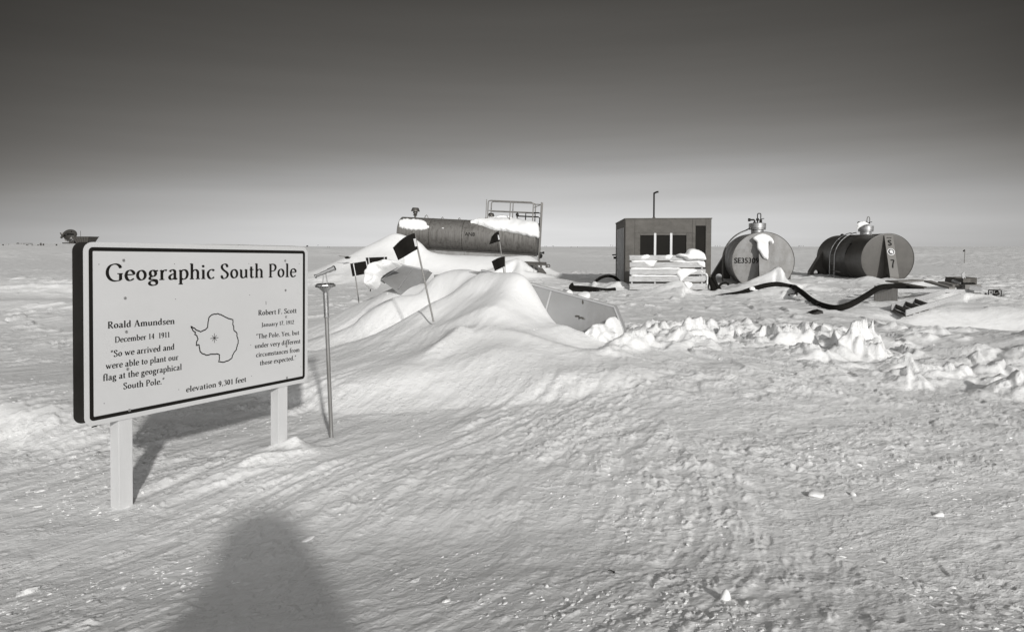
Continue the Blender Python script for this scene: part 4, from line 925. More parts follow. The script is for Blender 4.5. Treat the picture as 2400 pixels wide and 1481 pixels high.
def zz_(L_): return [(1320+a/5.289, 440+b/5.289) for a, b in L_]
snow_patch(zz_([(1510, 815), (1545, 770), (1600, 755), (1690, 775), (1735, 805), (1760, 850), (1755, 900), (1650, 895), (1540, 900), (1500, 870), (1440, 850), (1400, 835), (1450, 815)]), plane_hit(at(1580, 640, 24.28), Vector((0, -1, 0))), .28, 'rounded snow heaped on the right end of the upper pallet edge', 5)
snow_patch(zz_([(1260, 850), (1300, 830), (1360, 838), (1350, 860), (1320, 890), (1260, 893)]), plane_hit(at(1580, 640, 24.28), Vector((0, -1, 0))), .07, 'small snow pat on the top plank left of the big heap', 6)
snow_patch(zz_([(960, 880), (985, 842), (1040, 830), (1078, 845), (1050, 880), (1000, 888)]), plane_hit(at(1580, 640, 24.28), Vector((0, -1, 0))), .06, 'small snow pat on the top plank at left', 7)
snow_patch(zz_([(1010, 925), (1060, 905), (1150, 908), (1135, 950), (1115, 975), (1060, 975)]), plane_hit(at(1580, 640, 24.28), Vector((0, -1, 0))), .06, 'snow pat on the second plank left of centre', 8)
snow_patch(zz_([(1350, 908), (1560, 900), (1735, 905), (1762, 960), (1755, 990), (1700, 975), (1640, 930), (1520, 935), (1400, 922)]), plane_hit(at(1580, 640, 24.28), Vector((0, -1, 0))), .07, 'strip of snow along the second plank at right', 9)
snow_patch(zz_([(1400, 1060), (1440, 1015), (1520, 1000), (1650, 1015), (1640, 1050), (1580, 1075), (1500, 1130), (1450, 1180), (1430, 1110)]), plane_hit(at(1580, 640, 24.28), Vector((0, -1, 0))), .09, 'snow smeared across the third and fourth planks at right', 10)
snow_patch(zz_([(1700, 1010), (1760, 1050), (1795, 1085), (1795, 1200), (1770, 1200), (1765, 1090), (1700, 1050)]), plane_hit(at(1580, 640, 24.36), Vector((0, -1, 0))), .14, 'snow sleeve on the right end of the pallets', 11)
for k, L_ in enumerate([[(862, 905), (1000, 900), (1150, 902), (1150, 922), (1000, 926), (870, 928)], [(862, 992), (1100, 994), (1360, 990), (1440, 996), (1440, 1012), (1100, 1016), (866, 1016)], [(866, 1080), (1090, 1082), (1380, 1084), (1380, 1102), (1000, 1106), (866, 1104)], [(1500, 1170), (1590, 1175), (1600, 1215), (1560, 1255), (1530, 1230)]]):
    snow_patch(zz_(L_), plane_hit(at(1580, 640, 24.28), Vector((0, -1, 0))), .05, ('snow lodged on the left half of the second plank', 'snow line lying along the third plank of the pallet', 'snow line lying along the fourth plank of the pallet', 'snow wedge at the foot of the pallet, right')[k], 60+k, 2.5, 1.5)
# ------------------------------------------------------------------ the two round-ended tanks
def round_tank(face_px, face_py, Y, yaw, rad, LT, mshell, mend, name, label, big7):
    c = at(face_px, face_py, Y); root = empty(name, (c.x, c.y, c.z-rad)); root.rotation_euler = (0, 0, -yaw)
    cz = rad; my = Matrix.Translation((0, 0, cz)) @ Matrix.Rotation(R(-90), 4, 'X')      # lathe axis -> +y
    MB().lathe([(rad-.02, -.005), (rad, .0), (rad, LT*.333-.01), (rad+.004, LT*.333), (rad, LT*.333+.01), (rad, LT*.667-.01), (rad+.004, LT*.667), (rad, LT*.667+.01), (rad, LT), (rad-.02, LT+.005)], 96, my).build("shell", mshell, root, smooth=True)
    MB().lathe([(0, -.03), (rad*.5, -.028), (rad*.8, -.02), (rad-.03, -.006), (rad-.025, .05), (0, .05)], 96, my).build("end_plate", mend, root, smooth=True)
    MB().lathe([(rad-.002, -.02), (rad+.012, -.02), (rad+.012, .03), (rad-.002, .03), (rad-.002, -.02)], 96, my).build("end_rim", WEB, root, smooth=True)
    def leg(mtx, ztop, out_b, wdt=.40, holes=True):
        """gusset leg: two webs and an outer flange; local +x runs outwards, z up"""
        fl = MB(); zt = ztop; zb = .42; prof = [(0.03, zt), (out_b, zb), (out_b, -.25)]
        fp = [Vector((prof[0][0], 0, prof[0][1])), Vector((prof[1][0], 0, prof[1][1])), Vector((prof[2][0], 0, prof[2][1]))]
        tkn = .03
        for a, b in zip(fp[:-1], fp[1:]):
            d = (b-a).normalized(); nn = Vector((-d.z, 0, d.x))*-1
            fl.add([mtx @ (p+Vector((0, s*wdt/2, 0))+q) for p in (a, b) for s in (-1, 1) for q in (Vector(), nn*tkn)], [(0,2,3,1),(4,5,7,6),(0,1,5,4),(2,6,7,3),(0,4,6,2),(1,3,7,5)])
        fl.build("leg_flange", TANKFL if big7 else mend, root)
        for s in (-1, 1):
            bm = bmesh.new(); yy = s*(wdt/2-.03)
            inner = [(-.12, -.25), (-.12, zt-.02)]
            outer = [Vector((p.x-.032, 0, p.z)) for p in fp]
            pts_ = [Vector((inner[0][0], yy, inner[0][1])), Vector((outer[2].x, yy, outer[2].z)), Vector((outer[1].x, yy, outer[1].z)), Vector((outer[0].x, yy, outer[0].z-.03)), Vector((inner[1][0], yy, inner[1][1]-.02))]
            # ring round a circular lightening hole
            hc_ = Vector((out_b*.52, yy, .36)); hr = out_b*.20; nh = 20; m = MB()
            ring = [hc_+Vector((math.cos(2*math.pi*k/nh)*hr, 0, math.sin(2*math.pi*k/nh)*hr)) for k in range(nh)]
            def cast(d):
                best = None; nP = len(pts_)
                for i in range(nP):
                    p, q_ = pts_[i], pts_[(i+1) % nP]; ex, ez = q_.x-p.x, q_.z-p.z; det = d.x*ez-d.z*ex
                    if abs(det) < 1e-9: continue
                    tt = ((p.x-hc_.x)*ez-(p.z-hc_.z)*ex)/det; uu = ((p.x-hc_.x)*d.z-(p.z-hc_.z)*d.x)/det
                    if tt > 0 and -1e-6 <= uu <= 1+1e-6 and (best is None or tt < best): best = tt
                return hc_+d*(best or hr)
            angs = sorted([2*math.pi*k/nh for k in range(nh)]+[math.atan2(p.z-hc_.z, p.x-hc_.x) % (2*math.pi) for p in pts_])
            for k in range(len(angs)):
                a_, b_ = angs[k], angs[(k+1) % len(angs)]
                if k == len(angs)-1: b_ += 2*math.pi
                if b_-a_ < 1e-5: continue
                da, db = Vector((math.cos(a_), 0, math.sin(a_))), Vector((math.cos(b_), 0, math.sin(b_)))
                m.add([mtx @ v for v in (hc_+da*hr, cast(da), cast(db), hc_+db*hr)], [(0, 1, 2, 3)])
            m.build("leg_web", WEB, root, recalc=False); bm.free()
    leg(Matrix.Translation((0, -.03, 0)) @ Matrix.Rotation(R(-90), 4, 'Z'), rad*1.93, .72)
    leg(Matrix.Translation((0, LT+.03, 0)) @ Matrix.Rotation(R(90), 4, 'Z'), rad*1.93, .72)
    for s in (-1, 1):
        leg(Matrix.Translation((s*rad*.86, LT*.90, 0)) @ Matrix.Rotation(0 if s > 0 else R(180), 4, 'Z'), rad*1.42, .62+rad*.14)
    # manway with valves
    ym = LT*(.42 if big7 else .40); zt = 2*rad
    MB().lathe([(.27, zt-.12), (.27, zt+.16), (.36, zt+.17), (.36, zt+.21), (.34, zt+.215), (.37, zt+.225), (.37, zt+.43), (.30, zt+.44), (0, zt+.46)], 28, Matrix.Translation((0, ym, 0))).build("manway", STEEL, root, smooth=True)
    mb = MB()
    for k in range(20): a = k*math.pi/10; mb.lathe([(0, zt+.145), (.018, zt+.145), (.018, zt+.24), (0, zt+.24)], 6, Matrix.Translation((.34*math.cos(a), ym+.34*math.sin(a), 0)))
    mb.build("bolt", DARK, root)
    mb = MB(); z = zt+.44
    mb.tube([(-.12, ym, z), (-.12, ym, z+.11), (-.15, ym, z+.15), (-.30, ym, z+.15)], .04, 10); mb.tube([(-.30, ym, z+.15), (-.40, ym, z+.15)], .07, 12); mb.tube([(-.12, ym, z), (-.12, ym, z+.04)], .07, 10)
    mb.tube([(.14, ym, z), (.14, ym, z+.16)], .06, 10); mb.build("fill_pipe", DARK, root, smooth=True)
    mb = MB(); mb.lathe([(0, -.07), (.05, -.06), (.07, 0), (.05, .06), (0, .07)], 12, Matrix.Translation((.0, ym-.05, z+.16))); mb.tube([(0, ym-.05, z), (0, ym-.05, z+.15)], .03, 8); mb.tube([(.14, ym, z+.18), (.27, ym-.1, z+.2)], .016, 6); mb.build("valve", DARK, root, smooth=True)
    if big7: MB().tube(crom([(.02, ym, z), (.06, ym, z+.36), (.10, ym, z+.47), (.16, ym, z+.45), (.19, ym, z+.36), (.19, ym, z+.10)], 4), .022, 8).build("vent_pipe", RAIL, root, smooth=True)
    else: MB().tube([(.0, ym, z), (.0, ym, z+.40), (.02, ym, z+.43), (.12, ym, z+.43), (.14, ym, z+.40), (.14, ym, z+.08)], .022, 8).build("vent_pipe", DARK, root, smooth=True)
    # ladder following the left flank
    y1, y2 = (LT*.50, LT*.50+.62) if big7 else (LT*.62, LT*.62+.5)
    def lpt(a, y, g=.14): return Vector((-math.sin(a)*(rad+g), y, cz+math.cos(a)*(rad+g)))
    if not big7: y1, y2 = ym+.3, ym+.8
    for yy in (y1, y2):
        pts = [lpt(R(d), yy) for d in range(12, 91, 6)]
        pts = [Vector((-.28, yy, zt+.04))]+pts+[Vector((-(rad+.14), yy, -.15))] if big7 else [Vector((-.30, yy-.5, zt+.22))]+[lpt(R(d), yy, .20) for d in range(18, 91, 6)]+[Vector((-(rad+.2), yy, -.1))]
        MB().tube(pts, .024, 8).build("ladder_rail", STEEL if big7 else RAIL, root, smooth=True)
    g = .14 if big7 else .20
    for d in (32, 45, 58, 71, 84): MB().tube([lpt(R(d), y1, g), lpt(R(d), y2, g)], .014, 6).build("rung", RAIL, root)
    for k in range(1, 4): MB().tube([(-(rad+g), y1, cz-.32*k), (-(rad+g), y2, cz-.32*k)], .014, 6).build("rung", RAIL, root)
    if big7:
        MB().tube([(-(rad+.14), y1, cz-.70), (-(rad+.14)-.0, y1-.75, cz-.72)], .035, 8).build("step_bar", RAIL, root)
        MB().lathe([(.10, zt-.1), (.10, zt+.03), (.05, zt+.08), (0, zt+.09)], 12, Matrix.Translation((0, LT*.93, 0))).build("lifting_lug", DARK, root)
        MB().box((-rad-.004, LT/2, cz), (.012, LT*.97, .012)).build("weld_seam", WEB, root)
    tag(root, label, 'fuel tank', 'round ended fuel tanks beside the hut'); return root, c
D1 = 28.5
t1, c1 = round_tank(1788, 613, D1, R(13.6), 69*D1/F, 5.6, TANKF, TANKF, "fuel_tank", 'pale round ended tank stencilled SE35309 right of the plywood hut', False)
D7 = 33.0
t7, c7 = round_tank(2080, 607, D7, R(4.5), 59.5*D7/F, 5.9, TANKD, TANKD2, "fuel_tank", 'dark round ended tank numbered 7 with a ladder on its flank', True)
r1 = 69*D1/F; r7 = 59.5*D7/F
vs, fs = bend_text("SE35309", .31)
cxp = (1640+635/5.696-1788)/F*D1; czp = r1-(490+690/5.696-613)/F*D1
MB().add([(cxp+v.x*.92, -.034, czp-.10+v.y) for v in vs], fs).build("lettering", BLACK, t1, recalc=False)['label'] = 'black stencilled number SE35309'
# figure 7 on the leg flange and an emblem above it ; the flange slopes, so the marks are laid on its plane
A0_ = Vector((0, -.06-.001, r7*1.93)); B0_ = Vector((0, -.03-.72, .42)); dv = (A0_-B0_).normalized(); nv_ = Vector((0, -dv.z, dv.y)); 
if nv_.y > 0: nv_ = -nv_
def onfl(u, s, n=.012): return A0_-dv*s+Vector((u, 0, 0))+nv_*n
Ls = (A0_-B0_).length
q, wdt = stroke_quads("7", 0, 1.3); mb = MB(); sz = .42
for k, P in enumerate(q): mb.add([onfl((p[0]-wdt/2)*sz*.9, Ls*.80-p[1]*sz, .008+.001*(k % 7)) for p in P], [tuple(range(len(P)))])
mb.build("numeral", BLACK, t7, recalc=False)['label'] = 'painted black figure 7'
ce = Ls*.41
def disc(r, n, mat_, name, r0=0.0, pts=None):
    mb = MB(); K = 28; P = pts or [(r*math.cos(2*math.pi*k/K), r*math.sin(2*math.pi*k/K)) for k in range(K)]
    if r0:
        for k in range(K):
            a, b = 2*math.pi*k/K, 2*math.pi*(k+1)/K
            mb.add([onfl(r0*math.cos(a), ce-r0*math.sin(a), n), onfl(r*math.cos(a), ce-r*math.sin(a), n), onfl(r*math.cos(b), ce-r*math.sin(b), n), onfl(r0*math.cos(b), ce-r0*math.sin(b), n)], [(0, 1, 2, 3)])
    else: mb.add([onfl(a, ce-b, n) for a, b in P], [tuple(range(len(P)))])
    return mb.build(name, mat_, t7, recalc=False)
disc(.175, .010, WHITEP, "emblem_disc"); disc(.138, .014, BLACK, "emblem_field")
ant = [(-.10, .06), (-.05, .05), (-.02, .10), (.05, .09), (.08, .04), (.10, -.02), (.07, -.09), (.02, -.10), (.0, -.06), (-.05, -.07), (-.07, -.02), (-.06, .02)]
disc(.1, .018, WHITEP, "emblem_continent", pts=ant)
q, wdt = stroke_quads("S", 0, 2.0); mb = MB(); 
for k, P in enumerate(q): mb.add([onfl((p[0]-wdt/2)*.27, Ls*.255-p[1]*.27, .008+.001*(k % 7)) for p in P], [tuple(range(len(P)))])
mb.build("stencil_mark", BLACK, t7, recalc=False)
mb = MB()
for a in (-.11, -.03, .05): mb.add([onfl(a, Ls*.06, .008), onfl(a+.06, Ls*.05, .008), onfl(a+.05, Ls*.075, .008), onfl(a, Ls*.08, .008)], [(0, 1, 2, 3)])
mb.build("stencil_mark", BLACK, t7, recalc=False)
# number 7 on its flank
mb = MB(); q, wdt = stroke_quads("7", 0, 1.3)
for k, P in enumerate(q):
    L_ = []
    for p in P: a = R(66)-(p[1]-.5)*.62/r7; yy = 5.9*.34-(p[0])*.62; L_.append((-math.sin(a)*(r7+.006+.0004*(k % 5)), yy, r7+math.cos(a)*(r7+.006)))
    mb.add(L_, [tuple(range(len(L_)))])
mb.build("numeral", BLACK, t7, recalc=False)
def tz(L_): return [(1640+a/5.696, 490+b/5.696) for a, b in L_]
snow_patch(tz([(708, 394), (760, 348), (830, 328), (900, 343), (962, 383), (992, 440), (972, 462), (922, 434), (920, 560), (916, 664), (890, 668), (850, 650), (825, 615), (795, 560), (765, 520), (760, 440)]), plane_hit(c1+Matrix.Rotation(-R(13.6), 3, 'Z') @ Vector((0, -.15, r1*.93)), Matrix.Rotation(-R(13.6), 3, 'Z') @ Vector((0, -1, .338)).normalized()), .08, 'white snow clinging like a T to the leg of the pale tank SE35309', 12, 3.5)
snow_patch([(2010, 524), (2022, 520), (2027, 519), (2040, 527), (2030, 527), (2015, 534), (2009, 540)], plane_hit(at(2020, 530, D7+2.0), Vector((0, -1, 0))), .08, 'snow on the manway of the dark tank numbered 7', 13)
# ------------------------------------------------------------------ flags on bamboo
def flag(base, top, cloth, Y0, Y1, label, rad=.012, name="marker_flag", cat='flag', bands=True, group='dark flags on bamboo poles', wave=.04):
    b = at(base[0], base[1], Y0); t = at(top[0], top[1], Y1); root = empty(name, b)
    d = (t-b); bb = b-d.normalized()*.25
    MB().tube([bb-b, d*.33, d*.66, d], rad, 10).build("pole", BAMBOO, root, smooth=True)
    n = 12; m = 8; vs = []; # cloth: four corners in the picture plane (near-top, near-bottom, far-bottom, far-top)
    c = [at(p[0], p[1], Y1-.02)-b for p in cloth]
    for i in range(n+1):
        for j in range(m+1):
            u, v = i/n, j/m; p = (c[0]*(1-v)+c[1]*v)*(1-u)+(c[3]*(1-v)+c[2]*v)*u
            p = p+Vector((0, -wave*math.sin(u*5+v*1.2)*u*1.2, .03*wave/.04*math.sin(u*3.1)*(1-v)*.8)); vs.append(p)
    fs = [(i*(m+1)+j, i*(m+1)+j+1, (i+1)*(m+1)+j+1, (i+1)*(m+1)+j) for i in range(n) for j in range(m)]
    o = MB().add(vs, fs).build("flag_cloth", FLAG, root, smooth=True); sol = o.modifiers.new("Solidify", 'SOLIDIFY'); sol.thickness = .004
    if bands:
        for f in (.08, .2): 
            p = c[0]*(1-f-.2)+c[1]*(f+.2)
    tag(root, label, cat, group); return root
TAPE = mat("pale_tape", .5, .5)
f1 = flag((1007, 712), (971, 547), [(972, 546), (979, 584), (933, 610), (919, 581)], 9.3, 9.35, 'largest dark flag on a leaning pole planted in the near mound', .0125, wave=.05)
bq = at(1007, 712, 9.3); MB().prism([at(a, b, 9.31)-bq for a, b in ((969, 560), (974.5, 559), (979, 577), (973, 578))], (0, -.012, 0)).build("tape_band", TAPE, f1)
f2 = flag((1182, 648), (1168, 543), [(1169, 542), (1172, 565), (1147, 573), (1152, 555)], 12.4, 12.4, 'small dark flag before the long tank, upper one of the pair', .010, wave=.03)
bq = at(1182, 648, 12.4); MB().prism([at(a, b, 12.38)-bq for a, b in ((1166.5, 551), (1169, 551), (1171.5, 562), (1168, 562))], (0, -.01, 0)).build("tape_band", TAPE, f2)
f3 = flag((1184, 648), (1183, 601), [(1183, 601), (1183, 624), (1160, 635), (1152, 613)], 12.2, 12.2, 'small dark flag on a short pole, lower one of the pair', .009, wave=.03)
def board(base, pole_top, quad, strips, Y, label):
    b = at(base[0], base[1], Y); root = empty("marker_board", b)
    MB().tube([at(base[0], base[1], Y)-b-Vector((0, 0, .2)), at(pole_top[0], pole_top[1], Y)-b], .011, 10).build("pole", BAMBOO, root, smooth=True)
    MB().prism([at(p[0], p[1], Y+.02)-b for p in quad], (0, .012, 0)).build("panel", FLAG, root)
    for s in strips: MB().tube([at(s[0], s[1], Y-.004)-b, at(s[2], s[3], Y-.004)-b], .010, 8).build("batten", ALUR, root)
    tag(root, label, 'flag', 'dark marker boards left of the buried hood')
board((841, 686), (829, 618), [(820.5, 618), (862, 611), (867, 640), (826, 648)], [(828, 618, 834, 647), (858, 612, 864, 640)], 13.2, 'dark rectangular board flag on a pole, front left of the pair')
board((868, 660), (864, 606), [(857, 604), (907, 602), (907, 611), (880, 622), (862, 633)], [(864, 604, 867, 628), (901, 602, 900, 612)], 13.9, 'dark rectangular board flag partly behind the snowy hood, right one of the pair')
# fallen flag on the far drift
b = at(808, 604, 31.5); root = empty("fallen_flag", b); MB().tube([at(794, 600, 31.5)-b, at(822, 603, 31.4)-b], .02, 8).build("pole", BAMBOO, root)
MB().prism([at(p[0], p[1], 31.4)-b for p in ((807, 603), (814, 600.5), (822, 602), (817, 605.5), (809, 606))], (0, .12, -.02)).build("flag_cloth", FLAG, root); tag(root, 'dark flag lying flat on the far snow drift left of the long tank', 'flag')
b = at(2260, 618, 64); root = empty("marker_flag", b); MB().tube([(0, 0, -.5), at(2261.5, 584.5, 64)-b], .03, 6).build("pole", RAIL, root)
MB().prism([at(p[0], p[1], 64)-b for p in ((2257.5, 587.5), (2262, 584.5), (2262, 590), (2258.5, 589.8))], (0, .06, 0)).build("flag_cloth", FLAG, root); tag(root, 'lone tiny dark flag on a thin pole far out on the open snow at right', 'flag')
# ------------------------------------------------------------------ buried aluminium structures
YP = 9.85
def al(px_, py_, d=0): return at(px_, py_, YP+d)
pp = [al(1128, 633, .9), al(1185, 650, .55), al(1440, 719, -.35), al(1463, 775, -.45), al(1443, 850, -.5), al(1300, 900, 0), al(1128, 900, .9)]
b = al(1300, 800); root = empty("aluminium_sheet", b)
nrm = (pp[2]-pp[0]).cross(pp[5]-pp[0]).normalized(); nrm = nrm if nrm.y > 0 else -nrm
pf = [p-nrm*(p-pp[2]).dot(nrm)-b for p in pp]
MB().prism(pf, nrm*.05).build("panel", ALU, root)
for a, c2 in ((0, 1), (1, 2), (2, 3), (3, 4)):
    p, q_ = pf[a], pf[c2]; d = (q_-p).normalized(); inw = nrm.cross(d).normalized(); 
    if (pf[5]-p).dot(inw) < 0: inw = -inw
    MB().prism([p-nrm*.012-inw*.012, q_-nrm*.012-inw*.012, q_-nrm*.012+inw*.012, p-nrm*.012+inw*.012], nrm*.10).build("rim", ALUR, root)
def onp(px_, py_, n=.003):
    o = Vector((0, 0, EYE)); d = at(px_, py_, 1)-o; pw = pf[2]+b; t = (pw-o).dot(nrm)/d.dot(nrm); return o+d*t-b-nrm*n
d = (onp(1292, 681)-onp(1276, 742)).normalized(); sd_ = nrm.cross(d)*.014
MB().prism([onp(1292, 682, .004)-sd_, onp(1292, 682, .004)+sd_, onp(1276, 742, .004)+sd_, onp(1276, 742, .004)-sd_], -nrm*.006).build("joint_strip", ALUR, root)
SOOT = mat("dark_smear", .07, .7, var=.5, scale=20)
for cx_, cy_, a, b2 in ((1352, 741, 7, 2.4), (1362, 745, 8, 2.6), (1368, 748, 5, 1.5), (1366, 708, 2.2, 6), (1357, 744, 1.5, 7)):
    P = [onp(cx_+a*math.cos(k*.7)*random.uniform(.7, 1.1), cy_+b2*math.sin(k*.7)*random.uniform(.7, 1.1), .0015) for k in range(9)]
    MB().add(P, [tuple(range(9))]).build("smear", SOOT, root, recalc=False)
tag(root, 'grey aluminium panel with a bent corner jutting out of the near snow mound', 'metal panel')
b = at(1075, 640, 11.4); root = empty("aluminium_sheet", b)
MB().prism([p-b for p in (at(1018, 646, 12.2), at(1130, 637, 11.25), at(1160, 642, 11.0), at(1150, 700, 11.0), at(1010, 700, 12.2))], (.0, .05, 0)).build("panel", ALU, root)
MB().tube([at(1018, 646, 12.18)-b, at(1130, 637, 11.23)-b, at(1160, 641, 10.98)-b], .014, 6).build("rim", ALUR, root)
tag(root, 'thin metal sheet edge showing along the crest of the near mound', 'metal panel')
b = at(930, 660, 13.0); root = empty("buried_metal_hood", b)
A1, B1, C1, D1_, E1, F1 = at(912, 609.5, 13.9), at(944, 621.5, 13.0), at(1004, 634, 12.9), at(953, 690, 12.2), at(893, 655, 12.6), at(866, 640, 13.3)
MB().prism([p-b for p in (B1, C1, D1_+Vector((0, 0, -.1)), E1)], (.06, .14, -.05)).build("side_panel", ALU, root)
MB().prism([p-b for p in (A1, B1, E1, F1)], (.05, .08, -.08)).build("side_panel", ALU, root)
MB().tube([p-b for p in (A1, B1, C1)], .016, 8).build("rim", ALUR, root); MB().tube([B1-b, E1-b], .016, 8).build("rim", ALUR, root)
MB().prism([at(966, 630, 12.9)-b, at(967.5, 630, 12.9)-b, at(935, 676, 12.35)-b, at(933.5, 676, 12.35)-b], (0, -.012, 0.005)).build("joint_strip", ALUR, root)
tag(root, 'angular grey metal hood with snow on its left end, sunk in the snow', 'metal hood')
def h4(L_): return [(780+a/4.444, 460+b/4.444) for a, b in L_]
snow_patch(h4([(350, 880), (365, 810), (395, 745), (470, 705), (590, 672), (660, 690), (725, 716), (650, 750), (560, 800), (500, 850), (495, 910), (450, 960), (400, 968), (355, 940)]), plane_hit(at(893, 655, 12.4), Vector((-.25, -1, .35)).normalized()), .22, 'rounded snow block capping the left end of the buried metal hood', 14)
snow_patch([(1428, 748), (1440, 742), (1452, 756), (1460, 782), (1459, 800), (1450, 825), (1438, 840), (1428, 838), (1415, 822), (1390, 806), (1376, 786), (1396, 762), (1410, 757), (1425, 757)], plane_hit(pp[2]+Vector((0, -.03, 0)), nrm), .20, 'big white snow clump hanging on the bent corner of the grey metal panel', 15)
snow_clod(1334, 690, 10.7, (.10, .10, .11), 'small pointed snow block behind the panel edge, left of two', 16)
snow_clod(1366, 697, 10.5, (.15, .12, .11), 'larger snow block behind the panel edge, right of two', 17)
# dark cavity under the panel
# ------------------------------------------------------------------ hoses
def hose(pts, r, label, name="hose", group='black fuel hoses on the snow', m=RUBBER, parts=None):
    P = [at(a, b, c) for a, b, c in pts]; b0 = P[0]; root = empty(name, b0)
    MB().tube(crom([p-b0 for p in P], 10), r, 12).build("tube", m, root, smooth=True)
    for k in (parts or ()):
        p = P[k]-b0; q_ = P[min(k+1, len(P)-1)]-P[max(k-1, 0)]; q_.normalize(); MB().tube([p-q_*.08, p+q_*.08], r*1.15, 12).build("coupling", DARK, root, smooth=True)
    tag(root, label, 'hose', group); return root
hose([(1340, 673, 24.5), (1365, 674, 24.3), (1395, 677, 24.2), (1420, 680, 24.2), (1442, 678, 24.3)], .068, 'thick hose lying left of the hut, upper one with a raised end', parts=(0,))
hose([(1337, 679, 24.0), (1375, 681, 23.8), (1410, 686, 23.5), (1440, 690, 23.3), (1465, 688, 23.2), (1493, 689, 23.1)], .055, 'sagging hose along the snow below the thick one left of the hut')
hose([(1336, 678, 24.4), (1340, 668, 24.4), (1344, 666, 24.4)], .06, 'upturned hose end at the far left of the hose line')
hose([(1396, 660, 26.5), (1408, 651, 27), (1425, 647, 27.3), (1442, 651, 27), (1454, 663, 26.6)], .06, 'arched hose emerging behind the drift by the left wall of the hut')
for k, (a, b, c, d) in enumerate([(1661, 607+44, 1671, 686), (1666, 656, 1678, 687), (1670, 650, 1684, 686), (1675, 665, 1690, 684)]):
    hose([(a, b, 25.4), ((a+c)/2+2, (b+d)/2, 25.2), (c, d, 25.0)], .07, ('steepest', 'second', 'third', 'outermost')[k]+' hose leaning in the bundle at the right corner of the hut')
hose([(1682, 676, 26), (1690, 666, 26.2), (1702, 663, 26.4), (1708, 668, 26.4)], .045, 'small loop of hose between hut and pale tank')
hose([(1646, 698, 22.8), (1665, 699, 22.6), (1700, 693, 22.2), (1735, 687, 22.0), (1765, 677, 21.9), (1795, 669, 21.8), (1822, 666, 21.9), (1845, 670, 21.9), (1862, 674, 21.6), (1880, 686, 20.2), (1900, 702, gY(1900, 702, .08)), (1920, 714, gY(1920, 714, .05))], .078, 'long black hose arching over the drift before the pale tank', parts=(8,))
hose([(1912, 710, gY(1912, 710, .03)), (1935, 718, gY(1935, 718, .05)), (1960, 722, gY(1960, 722, .09)), (1985, 717, 17.0), (2010, 705, 17.4), (2035, 690, 18.1), (2060, 675, 18.7), (2085, 671, 19.0), (2120, 671, 19.8), (2160, 677, 20.6)], .078, 'thickest hose dipping to the snow and climbing onto the plywood crate')
snow_patch([(1757, 676), (1762, 672), (1776, 672), (1779, 676), (1775, 684), (1768, 682), (1759, 681)], plane_hit(at(1768, 677, 21.85), Vector((0, -1, 0))), .05, 'snow pat on the long hose before the pale tank', 18)
# valve on a post by the hose
b = at(1858, 706, 21.0); root = empty("hose_valve", b)
MB().box(at(1866, 692, 21.0)-b, (.07, .07, .42)).build("post", DARK, root, bevel=.006)
MB().box(at(1857, 695, 21.0)-b, (.20, .12, .14)).build("valve_body", STEEL, root, bevel=.015)
MB().tube([at(1848, 691, 21)-b, at(1864, 689, 21)-b], .025, 8).build("handle", DARK, root)
MB().lathe([(.045, -.04), (.075, -.04), (.075, .04), (.045, .04), (.045, -.04)], 14, Matrix.Translation(at(1857, 705, 20.95)-b) @ Matrix.Rotation(R(80), 4, 'X')).build("outlet_ring", STEEL, root, smooth=True)
MB().tube([at(1868, 684, 21)-b, at(1876, 686, 21)-b, at(1878, 684, 20.9)-b], .015, 6).build("clip", DARK, root)
tag(root, 'metal hose valve on a short dark post below the arching hose', 'valve')
b = at(1918, 735, 16.3); root = MB().prism([at(p[0], p[1], 16.3)-b for p in ((1905, 735), (1917, 730), (1928, 728), (1930, 735), (1922, 735), (1915, 736))], (0, .3, .01)).build("dark_scrap", DARK, loc=b); tag(root, 'bent dark scrap lying on the snow below the dip of the hose', 'scrap')
b = at(1432, 1398, 3.12); b.z = float(height(np.array([b.x]), np.array([b.y]))[0])+.006; MB().tube([(-.014, .008, 0), (-.004, .010, 0.002), (.004, 0, .003), (.012, -.012, .002)], .0022, 6).tube([(.009, -.009, .002), (.013, -.014, .002)], .005, 6).build("twig_scrap", DARK, loc=b).__setitem__('label', 'tiny black curl of scrap on the foreground snow'); 
o = bpy.data.objects["twig_scrap"]; o['category'] = 'scrap'
# ------------------------------------------------------------------ crates, planks and steps on the right
def q9(X, Y, d): return at(2000+X/6, 560+Y/6, d)
b = q9(450, 900, 19.2); root = empty("plywood_crate", b)
A = q9(300, 655, 19.4)-b; B = q9(628, 702, 18.9)-b; Cc = q9(1815, 712, 20.3)-b
hgt = .62; e1 = (B-A); e1.z = 0; e2 = Cc-B; e2.z = 0
def quadbox(p, q_, h, nrm_, t, nm, m):
    p = Vector(p); q_ = Vector(q_); MB().prism([p, q_, Vector((q_.x, q_.y, q_.z-h)), Vector((p.x, p.y, p.z-h))], nrm_*t).build(nm, m, root, bevel=.004)
n1 = Vector((0, 1, 0)); quadbox(A, B, hgt, n1, .03, "end_panel", PLY2); 
B2 = B+Vector((.004, .03, 0)); quadbox(B2, Cc, .10, n1, .04, "side_rail", WOODL); D4 = A+e2*.98; 
quadbox(D4, Cc+Vector((0, .03, 0)), .3, n1, .03, "far_panel", PLY2)
tag(root, 'plywood crate end standing in the snow under the thick hose', 'crate')
def plank(p, q_, w_, t, label, m=WOODM, name="loose_plank", grp='loose planks among the crates', side=None):
    p = Vector(p); q_ = Vector(q_); d = (q_-p).normalized(); s = (side or Vector((0, 0, 1)).cross(d)).normalized()*w_/2; n = d.cross(s).normalized()*t
    c = (p+q_)/2; o = MB().prism([p-s-c, q_-s-c, q_+s-c, p+s-c], n).build(name, m, loc=c, bevel=.003); tag(o, label, 'plank', grp); return o
